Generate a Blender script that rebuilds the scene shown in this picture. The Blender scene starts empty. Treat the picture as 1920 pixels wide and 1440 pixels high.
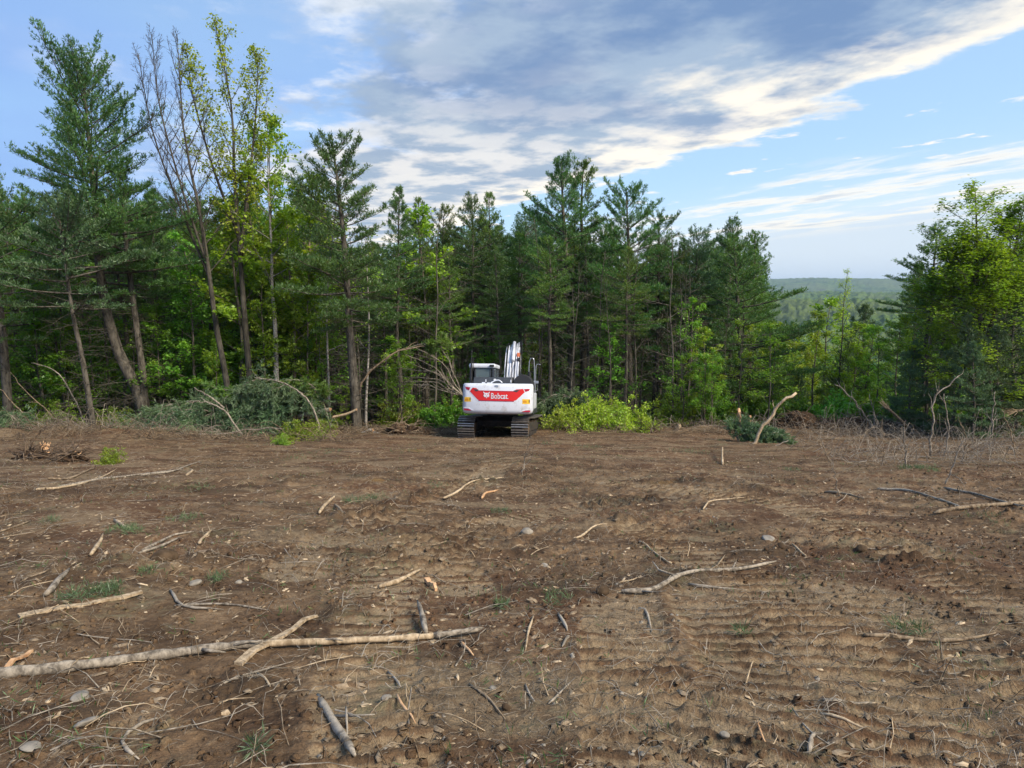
import bpy, bmesh, math, random
import numpy as np
from mathutils import Vector, Matrix, Euler

R = math.radians
rng = np.random.default_rng(7)
rnd = random.Random(11)
SC = bpy.context.scene
COL = SC.collection

# ------------------------------------------------------------------ camera, sky, sun, exposure
EYE = 1.65
FPX = 1331.0            # focal length in pixels of the 1920 px wide photograph
PITCH = R(7.7)
cam_d = bpy.data.cameras.new('camera')
cam = bpy.data.objects.new('camera', cam_d)
COL.objects.link(cam)
cam.location = (0, 0, EYE)
cam.rotation_euler = (R(90) - PITCH, 0, 0)
cam_d.sensor_width = 36.0
cam_d.lens = 36.0 * FPX / 1920.0
cam_d.clip_end = 30000
cam_d.clip_start = 0.05
SC.camera = cam

SUN_EL, SUN_AZ = R(42), R(128)      # azimuth clockwise from +Y (towards +X)
sun_d = bpy.data.lights.new('sun', 'SUN')
sun_d.energy = 3.8
sun_d.angle = R(22)
sun_d.color = (1.0, 0.90, 0.75)
sun = bpy.data.objects.new('sun', sun_d)
COL.objects.link(sun)
sdir = Vector((math.sin(SUN_AZ) * math.cos(SUN_EL), math.cos(SUN_AZ) * math.cos(SUN_EL), math.sin(SUN_EL)))
sun.rotation_euler = sdir.to_track_quat('Z', 'Y').to_euler()

SC.view_settings.view_transform = 'Standard'
SC.view_settings.look = 'None'
SC.view_settings.gamma = 1.0
SC.view_settings.exposure = 0.6
SKY_GAIN = 1.0
HAZE = 0.00011
SC.view_settings.use_curve_mapping = False
SC.render.engine = 'CYCLES'
SC.cycles.max_bounces = 6
SC.cycles.diffuse_bounces = 3
SC.cycles.glossy_bounces = 2
SC.cycles.transmission_bounces = 4
SC.cycles.transparent_max_bounces = 6
SC.cycles.volume_bounces = 0
SC.cycles.use_denoising = True
SC.cycles.use_adaptive_sampling = True
SC.cycles.adaptive_threshold = 0.02


class S:
    """tiny expression wrapper for shader sockets"""
    def __init__(self, nt, sock): self.nt, self.s = nt, sock
    def _b(self, op, o, swap=False, third=None):
        n = self.nt.nodes.new('ShaderNodeMath'); n.operation = op
        a, b = (o, self) if swap else (self, o)
        for k, v in enumerate((a, b, third)):
            if v is None: continue
            if isinstance(v, S): self.nt.links.new(v.s, n.inputs[k])
            else: n.inputs[k].default_value = float(v)
        return S(self.nt, n.outputs[0])
    def __add__(s, o): return s._b('ADD', o)
    __radd__ = __add__
    def __sub__(s, o): return s._b('SUBTRACT', o)
    def __rsub__(s, o): return s._b('SUBTRACT', o, True)
    def __mul__(s, o): return s._b('MULTIPLY', o)
    __rmul__ = __mul__
    def __truediv__(s, o): return s._b('DIVIDE', o)
    def __rtruediv__(s, o): return s._b('DIVIDE', o, True)
    def max(s, o): return s._b('MAXIMUM', o)
    def min(s, o): return s._b('MINIMUM', o)
    def ss(s, lo, hi, a=0.0, b=1.0):
        n = s.nt.nodes.new('ShaderNodeMapRange'); n.interpolation_type = 'SMOOTHSTEP'
        s.nt.links.new(s.s, n.inputs['Value'])
        for k, v in zip(('From Min', 'From Max', 'To Min', 'To Max'), (lo, hi, a, b)): n.inputs[k].default_value = v
        return S(s.nt, n.outputs[0])


def vec(nt, x, y, z=0.0):
    n = nt.nodes.new('ShaderNodeCombineXYZ')
    for k, v in enumerate((x, y, z)):
        if isinstance(v, S): nt.links.new(v.s, n.inputs[k])
        else: n.inputs[k].default_value = v
    return n.outputs[0]


def noise(nt, v, scale, detail=4.0, rough=0.55, dist=0.0, color=False):
    n = nt.nodes.new('ShaderNodeTexNoise')
    if v is not None: nt.links.new(v, n.inputs['Vector'])
    n.inputs['Scale'].default_value = scale; n.inputs['Detail'].default_value = detail
    n.inputs['Roughness'].default_value = rough; n.inputs['Distortion'].default_value = dist
    return S(nt, n.outputs['Color' if color else 0])


def mixc(nt, f, a, b, blend='MIX'):
    n = nt.nodes.new('ShaderNodeMix'); n.data_type = 'RGBA'; n.blend_type = blend
    for sock, v in ((n.inputs[0], f), (n.inputs[6], a), (n.inputs[7], b)):
        if isinstance(v, S): nt.links.new(v.s, sock)
        elif hasattr(v, 'is_output'): nt.links.new(v, sock)
        elif isinstance(v, (int, float)): sock.default_value = v
        else: sock.default_value = (*v, 1.0)
    return n.outputs[2]


def sep(nt, v):
    n = nt.nodes.new('ShaderNodeSeparateXYZ'); nt.links.new(v, n.inputs[0])
    return [S(nt, o) for o in n.outputs]


def make_world():
    w = bpy.data.worlds.new('World'); SC.world = w; w.use_nodes = True
    nt = w.node_tree
    for n in list(nt.nodes): nt.nodes.remove(n)
    sky = nt.nodes.new('ShaderNodeTexSky'); sky.sky_type = 'NISHITA'; sky.sun_disc = False
    sky.sun_elevation = SUN_EL; sky.sun_rotation = SUN_AZ
    sky.air_density = 1.0; sky.dust_density = 0.6; sky.ozone_density = 2.0
    tc = nt.nodes.new('ShaderNodeTexCoord')
    x, y, z = sep(nt, tc.outputs['Generated'])
    zz = z.max(0.0) + 0.03
    u, v = x / zz, y / zz
    t = u * 0.92 + v * 0.40          # across the cloud streets
    s = v * 0.92 - u * 0.40          # along them
    n1 = noise(nt, vec(nt, t, s * 0.8, 3.1), 0.55, 3, 0.5)
    n2 = noise(nt, vec(nt, t, s * 0.85, 8.0), 1.6, 9, 0.60)
    n3 = noise(nt, vec(nt, t * 1.2, s * 0.40, 1.7), 1.7, 8, 0.62)
    n4 = noise(nt, vec(nt, t * 1.1, s * 0.8, 12.7), 2.9, 7, 0.56)
    te = t + (n1 - 0.5) * 1.0 + (n2 - 0.5) * 1.7
    te2 = t + (n1 - 0.5) * 1.5 + (n2 - 0.5) * 2.6
    bank = te2.ss(0.45, 1.0) * te.ss(2.68, 2.92, 1.0, 0.0)
    # broken pieces on the far side of the bank
    patch = (n2 * 0.6 + n1 * 0.4).ss(0.47, 0.60) * t.ss(-0.9, 0.5) * t.ss(1.3, 2.0, 1.0, 0.0)
    veil = n1.ss(0.30, 0.65) * t.ss(0.9, 1.8, 1.0, 0.0) * 0.75
    tb = t + (n3 - 0.5) * 2.0
    streak = n3.ss(0.45, 0.62) * tb.ss(3.9, 4.6) * tb.ss(6.6, 8.0, 1.0, 0.0)
    puff = n4.ss(0.60, 0.68) * t.ss(2.8, 3.2) * t.ss(4.0, 5.0, 1.0, 0.0)
    far = (t + (n3 - 0.5) * 1.2).ss(5.6, 7.2)
    cream = (0.82, 0.745, 0.62)
    nsk = nt.nodes.new('ShaderNodeMix'); nsk.data_type = 'RGBA'; nsk.blend_type = 'MULTIPLY'
    nsk.inputs[0].default_value = 1.0
    nt.links.new(sky.outputs[0], nsk.inputs[6]); nsk.inputs[7].default_value = (0.10, 0.10, 0.10, 1)
    c = nsk.outputs[2]
    # high thin haze, thicker towards the sunlit low right
    c = mixc(nt, t.ss(-2.0, 4.5, 0.30, 0.70), c, (0.36, 0.56, 0.80))
    c = mixc(nt, t.ss(0.5, -1.5, 0.0, 0.5), c, (0.12, 0.26, 0.58))
    c = mixc(nt, veil, c, (0.20, 0.33, 0.62))
    c = mixc(nt, far * 0.9, c, (0.27, 0.41, 0.58))
    c = mixc(nt, t.ss(3.0, 7.0) * z.ss(0.02, 0.34, 0.50, 0.0), c, (0.74, 0.74, 0.70))
    c = mixc(nt, z.ss(0.0, 0.05, 0.5, 0.0), c, (0.42, 0.50, 0.60))
    c = mixc(nt, streak * 0.75, c, mixc(nt, n3.ss(0.56, 0.70), cream, (0.46, 0.49, 0.53)))
    c = mixc(nt, puff * 0.9, c, mixc(nt, n4.ss(0.66, 0.78), (0.78, 0.72, 0.64), (0.5, 0.51, 0.53)))
    c = mixc(nt, patch * 0.85, c, mixc(nt, n4.ss(0.42, 0.62), (0.33, 0.42, 0.58), (0.66, 0.68, 0.70)))
    # the bank: blue grey belly, paler low down, bright torn rim
    rim = (te + (n4 - 0.5) * 1.6).ss(2.15, 2.85)
    body = mixc(nt, n2.ss(0.38, 0.62), (0.125, 0.205, 0.36), (0.27, 0.35, 0.46))
    body = mixc(nt, v.ss(2.6, 5.0, 0.0, 0.85), body, mixc(nt, n4.ss(0.40, 0.60), (0.28, 0.345, 0.43), (0.66, 0.635, 0.60)))
    body = mixc(nt, te2.ss(0.4, 1.3, 1.0, 0.0) * n4.ss(0.38, 0.58) * 0.85, body, (0.72, 0.73, 0.74))
    body = mixc(nt, rim * 0.95, body, cream)
    c = mixc(nt, bank * 0.95, c, body)
    c = mixc(nt, z.ss(-0.012, 0.004, 1.0, 0.0), c, (0.42, 0.50, 0.58))
    bg = nt.nodes.new('ShaderNodeBackground'); nt.links.new(c, bg.inputs[0]); bg.inputs[1].default_value = SKY_GAIN
    out = nt.nodes.new('ShaderNodeOutputWorld'); nt.links.new(bg.outputs[0], out.inputs[0])
    w.cycles.sampling_method = 'MANUAL'; w.cycles.sample_map_resolution = 512


make_world()

# ------------------------------------------------------------------ helpers
def tag(o, label=None, cat=None, group=None, kind=None):
    if label: o['label'] = label
    if cat: o['category'] = cat
    if group: o['group'] = group
    if kind: o['kind'] = kind
    return o


def empty(name, loc=(0, 0, 0), rot=(0, 0, 0)):
    o = bpy.data.objects.new(name, None); COL.objects.link(o)
    o.location = loc; o.rotation_euler = rot; o.empty_display_size = 0.2
    return o


def link(name, me, parent=None):
    o = bpy.data.objects.new(name, me); COL.objects.link(o)
    if parent is not None: o.parent = parent
    return o


def np_mesh(name, V, F, mat, smooth=False):
    """V (n,3), F (m,k) with constant k"""
    me = bpy.data.meshes.new(name)
    V = np.asarray(V, dtype=np.float32); F = np.asarray(F, dtype=np.int32)
    k = F.shape[1]
    me.vertices.add(len(V)); me.vertices.foreach_set('co', V.ravel())
    me.loops.add(F.size); me.loops.foreach_set('vertex_index', F.ravel())
    me.polygons.add(len(F))
    me.polygons.foreach_set('loop_start', np.arange(0, F.size, k, dtype=np.int32))
    if smooth: me.polygons.foreach_set('use_smooth', np.ones(len(F), dtype=bool))
    me.update(calc_edges=True)
    if mat: me.materials.append(mat)
    return me


class MB:
    """collects quads and tris, builds ONE mesh object"""
    def __init__(self): self.v = []; self.f = []; self.n = 0; self.mi = []
    def add(self, V, F, m=0):
        self.v.extend(V); self.f.extend([tuple(i + self.n for i in f) for f in F]); self.n += len(V)
        self.mi.extend([m] * len(F))
    def box(self, x0, x1, y0, y1, z0, z1, M=None):
        V = [(x, y, z) for z in (z0, z1) for y in (y0, y1) for x in (x0, x1)]
        if M is not None: V = [tuple(M @ Vector(p)) for p in V]
        self.add(V, [(0, 2, 3, 1), (4, 5, 7, 6), (0, 1, 5, 4), (2, 6, 7, 3), (0, 4, 6, 2), (1, 3, 7, 5)])
    def tube(self, P, rad, sides=6, cap=True, m=0, wob=0.0):
        P = np.asarray(P, dtype=float); n = len(P)
        rad = np.broadcast_to(np.asarray(rad, dtype=float), (n,))
        T = np.gradient(P, axis=0); T /= (np.linalg.norm(T, axis=1)[:, None] + 1e-9)
        ref = np.array([0, 0, 1.0]) if abs(T[0, 2]) < 0.9 else np.array([1.0, 0, 0])
        A = np.cross(T, ref); A /= (np.linalg.norm(A, axis=1)[:, None] + 1e-9)
        B = np.cross(T, A)
        th = np.arange(sides) * 2 * math.pi / sides
        rr = rad[:, None] * (1 + wob * (rng.random((n, sides)) - 0.5)) if wob else rad[:, None] * np.ones((1, sides))
        V = P[:, None, :] + rr[..., None] * (np.cos(th)[None, :, None] * A[:, None, :] + np.sin(th)[None, :, None] * B[:, None, :])
        V = V.reshape(-1, 3).tolist()
        F = []
        for i in range(n - 1):
            a = i * sides
            for j in range(sides):
                k = (j + 1) % sides
                F.append((a + j, a + k, a + sides + k, a + sides + j))
        if cap:
            F.append(tuple(range(sides - 1, -1, -1))); F.append(tuple(range((n - 1) * sides, n * sides)))
        self.add(V, F, m)
    def prism(self, poly, axis, a0, a1):
        """poly: 2D outline extruded along axis ('x': poly is (y,z); 'z': poly is (x,y); 'y': (x,z))"""
        n = len(poly)
        def mk(p, a): return (a, p[0], p[1]) if axis == 'x' else ((p[0], p[1], a) if axis == 'z' else (p[0], a, p[1]))
        V = [mk(p, a0) for p in poly] + [mk(p, a1) for p in poly]
        F = [tuple(range(n)), tuple(range(2 * n - 1, n - 1, -1))]
        F += [(i, i + n, (i + 1) % n + n, (i + 1) % n) for i in range(n)]
        self.add(V, F)
    def mesh(self, name, mat, smooth=False, bevel=0.0):
        me = bpy.data.meshes.new(name)
        me.from_pydata(self.v, [], self.f)
        mats = mat if isinstance(mat, (list, tuple)) else [mat]
        for mm in mats: me.materials.append(mm)
        if len(mats) > 1: me.polygons.foreach_set('material_index', self.mi)
        if smooth: me.polygons.foreach_set('use_smooth', [True] * len(me.polygons))
        me.update()
        if bevel or not smooth:
            bm = bmesh.new(); bm.from_mesh(me)
            bmesh.ops.recalc_face_normals(bm, faces=bm.faces)
            if bevel:
                es = [e for e in bm.edges if len(e.link_faces) == 2 and e.calc_face_angle(0) > 0.5]
                bmesh.ops.bevel(bm, geom=es, offset=bevel, segments=2, affect='EDGES', profile=0.6)
            bm.to_mesh(me); bm.free()
        return me
    def build(self, name, mat, parent=None, smooth=False, bevel=0.0):
        return link(name, self.mesh(name, mat, smooth, bevel), parent)


def hash2(ix, iy, seed):
    h = (ix.astype(np.int64) * 374761393 + iy.astype(np.int64) * 668265263 + seed * 974634777) & 0xFFFFFFFF
    h = ((h ^ (h >> 13)) * 1274126177) & 0xFFFFFFFF
    h = (h ^ (h >> 16)) & 0xFFFFFF
    return h / float(0xFFFFFF)


def vn(x, y, seed=0):
    x = np.asarray(x, dtype=float); y = np.asarray(y, dtype=float)
    ix = np.floor(x); iy = np.floor(y); fx = x - ix; fy = y - iy
    fx = fx * fx * (3 - 2 * fx); fy = fy * fy * (3 - 2 * fy)
    a = hash2(ix, iy, seed); b = hash2(ix + 1, iy, seed); c = hash2(ix, iy + 1, seed); d = hash2(ix + 1, iy + 1, seed)
    return (a * (1 - fx) + b * fx) * (1 - fy) + (c * (1 - fx) + d * fx) * fy


def fbm(x, y, seed=0, octv=4, g=0.5):
    s = 0; a = 1; tot = 0
    for o in range(octv):
        s = s + a * vn(x * 2 ** o + 13.7 * o, y * 2 ** o - 7.3 * o, seed + o * 17); tot += a; a *= g
    return s / tot


def sstep(a, b, x):
    t = np.clip((x - a) / (b - a), 0, 1); return t * t * (3 - 2 * t)


def lump(x, y, seed):
    """rounded clod pattern: cellular domes"""
    ix = np.floor(x); iy = np.floor(y); best = np.full(np.shape(x), 9.0)
    hh = np.zeros(np.shape(x))
    for dx in (-1, 0, 1):
        for dy in (-1, 0, 1):
            cx = ix + dx; cy = iy + dy
            px = cx + hash2(cx, cy, seed); py = cy + hash2(cx, cy, seed + 5)
            d = (x - px) ** 2 + (y - py) ** 2
            hgt = hash2(cx, cy, seed + 9) ** 2
            r2 = 0.12 + 0.4 * hgt
            hh = np.maximum(hh, hgt * np.sqrt(np.clip(1 - d / r2, 0, 1)))
    return hh


# pixel (1920x1440 photograph) -> world
def ray(px, py):
    X = (px - 960.0) / FPX; Y = (720.0 - py) / FPX
    d = np.array([X, math.cos(PITCH) + Y * math.sin(PITCH), -math.sin(PITCH) + Y * math.cos(PITCH)])
    return d / d[1]


def pt(px, py, depth):
    r = ray(px, py); return np.array([r[0] * depth, depth, EYE + r[2] * depth])


CREST = 30.0
def h_base(x, y):
    x = np.asarray(x, dtype=float); y = np.asarray(y, dtype=float)
    yy = np.where(y > 0, y, y * 0.6)
    a = -0.145 * np.minimum(yy, CREST)
    a = a - 0.26 * np.clip(y - CREST, 0, 40) - 0.17 * np.clip(y - CREST - 40, 0, 230)
    r = np.sqrt(x * x + y * y)
    far = -0.145 * CREST - 0.26 * 40 - 0.17 * 230      # about -54
    m = sstep(240, 420, r)
    w1 = fbm(x / 420, y / 420, 9, 3) - 0.5
    z_far = -62 + 10 * (fbm(x / 260, y / 260, 5, 3) - 0.5)
    z_far = z_far + 30 * np.exp(-((r - 1150 - 500 * w1) / 260) ** 2) * (0.5 + fbm(x / 500, y / 500, 31, 2))
    z_far = z_far + 42 * np.exp(-((r - 2300 - 800 * w1) / 420) ** 2) * (0.4 + fbm(x / 700, y / 700, 37, 2))
    z_far = z_far + (112 + 34 * (fbm(x / 700, y / 700, 44, 3) - 0.5)) * sstep(3100, 4700, r + 700 * w1)
    return a * (1 - m) + z_far * m


LANES_PX = [
    ([(705, 1460), (690, 1300), (700, 1180), (735, 1080), (790, 1010)], 0.50, 1.0),
    ([(1215, 1460), (1195, 1330), (1170, 1200), (1160, 1120)], 0.50, 0.9),
    ([(1360, 1470), (1420, 1340), (1400, 1230), (1330, 1140)], 0.55, 1.1),
    ([(1800, 1470), (1700, 1330), (1580, 1230), (1440, 1120), (1300, 1040), (1180, 980)], 0.60, 1.2),
    ([(1980, 1190), (1800, 1090), (1640, 1010), (1480, 955), (1300, 925), (1150, 905)], 0.60, 1.0),
    ([(860, 1100), (820, 1040), (900, 985), (1050, 950), (1230, 935)], 0.55, 0.8),
    ([(2150, 1400), (2010, 1330), (1880, 1265), (1740, 1195), (1600, 1120)], 0.55, 1.1),
    ([(560, 1080), (640, 1010), (760, 950), (900, 900), (960, 860)], 0.55, 0.6),
]


def g_plane(px, py):
    """ray against the smooth slope"""
    r = ray(px, py)
    lo = 0.5; d = 0.5
    while d < 400:
        if EYE + r[2] * d < float(h_base(r[0] * d, d)): break
        lo = d; d *= 1.03
    hi = d
    for _ in range(18):
        m = (lo + hi) / 2
        if EYE + r[2] * m < float(h_base(r[0] * m, m)): hi = m
        else: lo = m
    hi = min(hi, 27.3)
    return np.array([r[0] * hi, hi])


BERMS = [(np.array([g_plane(*p) for p in pl]), w, h_) for pl, w, h_ in [
    ([(640, 1150), (760, 1125), (920, 1108), (1100, 1122), (1240, 1100), (1330, 1090)], .22, .07), ([(60, 1110), (200, 1082), (300, 1060), (380, 1062)], .24, .08),
    ([(1290, 1048), (1450, 1040), (1620, 1046), (1760, 1075), (1900, 1130)], .20, .035), ([(540, 1010), (640, 985), (760, 940), (900, 905), (1000, 895)], .30, .08),
    ([(1290, 905), (1400, 915), (1460, 935)], .35, .10), 
    ([(60, 940), (250, 925), (420, 930), (560, 900)], .35, .07), ([(0, 1380), (150, 1350), (330, 1330), (480, 1300)], .16, .04)]]

LANES = [(np.array([g_plane(*p) for p in pl]), w, a) for pl, w, a in LANES_PX]


def lane_field(x, y):
    """returns (packed mask, tread height) of the crawler tracks pressed into the soil"""
    mask = np.zeros(x.shape); tread = np.zeros(x.shape)
    for pl, w, amp in LANES:
        best = np.full(x.shape, 1e9); arc = np.zeros(x.shape); s0 = 0.0
        for i in range(len(pl) - 1):
            a, b = pl[i], pl[i + 1]; L = np.linalg.norm(b - a); d = (b - a) / L
            px, py = x - a[0], y - a[1]
            tt = np.clip(px * d[0] + py * d[1], 0, L)
            dd = np.hypot(px - tt * d[0], py - tt * d[1])
            k = dd < best
            best = np.where(k, dd, best); arc = np.where(k, s0 + tt, arc); s0 += L
        m = sstep(w * 0.62, w * 0.5, best)
        ph = arc / 0.17 + 0.35 * (fbm(x * 2.2, y * 2.2, 77, 2) - 0.5)
        w_ = np.abs((ph % 1.0) - 0.5) * 2
        ridge = 1 - sstep(0.14, 0.44, w_ + 0.10 * (fbm(x * 5, y * 5, 78, 2) - 0.5))
        rg = amp * (0.45 + 0.9 * sstep(0.35, 0.6, fbm(x * 0.9, y * 0.9, 55, 3)))
        tread = tread * (1 - m) + m * (ridge * 0.021 * rg * (0.55 + 0.9 * fbm(x * 11, y * 11, 79, 3)) - 0.012)
        rim = np.exp(-((best - w * 0.66) / 0.07) ** 2) * 0.018
        tread = tread + 0.4 * rim * (0.4 + fbm(x * 3, y * 3, 12, 2))
        mask = mask * (1 - m) + m * (0.5 + 0.5 * min(1, amp)) * (1 - 1.5 * ridge * sstep(.25, .6, rg))
    for pl, w, h_ in BERMS:
        best = np.full(x.shape, 1e9)
        for i in range(len(pl) - 1):
            a, b = pl[i], pl[i + 1]; L = np.linalg.norm(b - a); d = (b - a) / L
            px, py = x - a[0], y - a[1]; tt = np.clip(px * d[0] + py * d[1], 0, L)
            best = np.minimum(best, np.hypot(px - tt * d[0], py - tt * d[1]))
        best = best + 0.5 * w * (fbm(x * 2.5, y * 2.5, 88, 3) - 0.5)
        bb = np.exp(-(best / w) ** 2) * sstep(.30, .55, fbm(x * 1.6, y * 1.6, 83, 2))
        tread = tread + bb * (h_ * .55 * (.3 + fbm(x * 3, y * 3, 84, 4)) + .016 * lump(x * 11, y * 11, 86))
        mask = mask - 1.1 * bb
    return mask, tread


def H(x, y, full=True):
    x = np.asarray(x, dtype=float); y = np.asarray(y, dtype=float)
    z = h_base(x, y)
    near = sstep(46, 32, y) * sstep(70, 50, np.hypot(x, y))
    z = z + near * (0.26 * (fbm(x / 4.2, y / 4.2, 1, 3) - 0.5) + 0.10 * (fbm(x / 1.1, y / 1.1, 2, 3) - 0.5))
    # scraped up berm along the edge of the clearing
    edge = 27.6 + 1.4 * (fbm(x / 6, x * 0 + 3, 21, 2) - 0.5) - 2.2 * sstep(-10, -22, x)
    z = z + near * np.exp(-((y - edge) / 0.8) ** 2) * 0.32 * fbm(x * 1.1, y * 1.1, 23, 3)
    z = z + near * np.exp(-((y - 24.0) / 1.1) ** 2) * 0.40 * fbm(x * 1.4, y * 1.4, 29, 3) * sstep(-10.5, -12.5, x)
    if full:
        m, tr = lane_field(x, y)
        rough = near * (1 - 0.93 * m) * (.45 + .55 * sstep(3.5, 9, y)) * (1 - .35 * sstep(9, 16, y))
        patchy = 0.35 + 1.3 * sstep(0.38, 0.68, fbm(x / 1.7, y / 1.7, 41, 3))
        z = z + near * tr
        z = z + rough * patchy * (0.022 * lump(x * 4.2, y * 4.2, 61) + 0.022 * lump(x * 9, y * 9, 67) + 0.014 * lump(x * 19, y * 19, 69))
        z = z + rough * 0.048 * (fbm(x * 5, y * 5, 71, 5, .58) - 0.5) * patchy
        z = z + near * (1 - .5 * m) * 0.010 * (fbm(x * 26, y * 26, 73, 2) - 0.5)
    return z


def Hs(x, y, full=True): return float(H(np.array([x]), np.array([y]), full)[0])


def gp(px, py, lift=0.0):
    x, y = g_plane(px, py); return np.array([x, y, Hs(x, y) + lift])


# ------------------------------------------------------------------ materials
def new_mat(name):
    m = bpy.data.materials.new(name); m.use_nodes = True
    nt = m.node_tree; b = nt.nodes['Principled BSDF']
    return m, nt, b


def bump(nt, b, h, strength=0.5, dist=0.02):
    n = nt.nodes.new('ShaderNodeBump'); n.inputs['Strength'].default_value = strength; n.inputs['Distance'].default_value = dist
    nt.links.new(h.s, n.inputs['Height']); nt.links.new(n.outputs[0], b.inputs['Normal'])


def simple(name, col, rough=0.6, metal=0.0, var=0.0, scale=8.0, bmp=0.0, spec=None, dirt=None):
    m, nt, b = new_mat(name)
    b.inputs['Roughness'].default_value = rough; b.inputs['Metallic'].default_value = metal
    if spec is not None: b.inputs['Specular IOR Level'].default_value = spec
    tc = nt.nodes.new('ShaderNodeTexCoord')
    if var or dirt:
        n = noise(nt, tc.outputs['Object'], scale, 5, 0.6)
        c2 = tuple(max(0, k * (1 - var)) for k in col)
        c = mixc(nt, n.ss(0.35, 0.65), c2, col)
        if dirt:
            n2 = noise(nt, tc.outputs['Object'], scale * 0.7 + 1, 7, 0.7)
            c = mixc(nt, n2.ss(0.52, 0.72, 0, dirt[1]), c, dirt[0])
        nt.links.new(c, b.inputs['Base Color'])
    else:
        b.inputs['Base Color'].default_value = (*col, 1)
    if bmp:
        bump(nt, b, noise(nt, tc.outputs['Object'], scale * 3, 6, 0.6), 0.6, bmp)
    return m


def bark(name, dark, light, sc=9.0, stretch=0.25, d=0.02, patch=None):
    m, nt, b = new_mat(name)
    tc = nt.nodes.new('ShaderNodeTexCoord')
    x, y, z = sep(nt, tc.outputs['Object'])
    v = vec(nt, x, y, z * stretch)
    n = noise(nt, v, sc, 6, 0.65)
    n2 = noise(nt, tc.outputs['Object'], 1.6, 3, 0.5)
    c = mixc(nt, n.ss(0.34, 0.66), dark, light)
    c = mixc(nt, n2.ss(0.50, 0.70, 0, 0.55), c, tuple(k * 1.35 for k in light))
    if patch:
        n3 = noise(nt, tc.outputs['Object'], patch[1], 4, 0.6)
        c = mixc(nt, n3.ss(patch[2], patch[2] + 0.05, 0, 0.9), c, patch[0])
    nt.links.new(c, b.inputs['Base Color'])
    b.inputs['Roughness'].default_value = 0.9; b.inputs['Specular IOR Level'].default_value = 0.2
    bump(nt, b, n, 0.8, d)
    return m


def leafy(name, c1, c2, trans=0.35, rndv=0.35, scale=0.8, brown=None):
    """foliage: diffuse + translucent, colour varied per tree and in clumps"""
    m = bpy.data.materials.new(name); m.use_nodes = True; nt = m.node_tree
    for n in list(nt.nodes): nt.nodes.remove(n)
    tc = nt.nodes.new('ShaderNodeTexCoord'); oi = nt.nodes.new('ShaderNodeObjectInfo')
    geo = nt.nodes.new('ShaderNodeNewGeometry')
    n = noise(nt, tc.outputs['Object'], scale, 4, 0.6)
    c = mixc(nt, n.ss(0.33, 0.67), c1, c2)
    isl = S(nt, geo.outputs['Random Per Island'])
    c = mixc(nt, isl * 0.5, c, tuple(k * 0.5 for k in c1))
    if brown is not None:
        c = mixc(nt, isl.ss(0.93, 0.99, 0, 0.8), c, brown)
    hs = nt.nodes.new('ShaderNodeHueSaturation')
    r = S(nt, oi.outputs['Random'])
    nt.links.new((r * 0.035 + 0.486).s, hs.inputs['Hue'])
    nt.links.new((r * rndv + (1 - rndv * 0.5)).s, hs.inputs['Value'])
    nt.links.new(c, hs.inputs['Color'])
    dif = nt.nodes.new('ShaderNodeBsdfDiffuse'); tr = nt.nodes.new('ShaderNodeBsdfTranslucent')
    gl = nt.nodes.new('ShaderNodeBsdfGlossy'); gl.inputs['Roughness'].default_value = 0.45
    gl.inputs['Color'].default_value = (0.6, 0.65, 0.6, 1)
    nt.links.new(hs.outputs[0], dif.inputs[0])
    hs2 = nt.nodes.new('ShaderNodeMix'); hs2.data_type = 'RGBA'; hs2.blend_type = 'MULTIPLY'; hs2.inputs[0].default_value = 1
    nt.links.new(hs.outputs[0], hs2.inputs[6]); hs2.inputs[7].default_value = (1.25, 1.3, 0.5, 1)
    nt.links.new(hs2.outputs[2], tr.inputs[0])
    mx = nt.nodes.new('ShaderNodeMixShader'); mx.inputs[0].default_value = trans
    nt.links.new(dif.outputs[0], mx.inputs[1]); nt.links.new(tr.outputs[0], mx.inputs[2])
    mx2 = nt.nodes.new('ShaderNodeMixShader'); mx2.inputs[0].default_value = 0.05
    nt.links.new(mx.outputs[0], mx2.inputs[1]); nt.links.new(gl.outputs[0], mx2.inputs[2])
    out = nt.nodes.new('ShaderNodeOutputMaterial'); nt.links.new(mx2.outputs[0], out.inputs[0])
    return m


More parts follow.
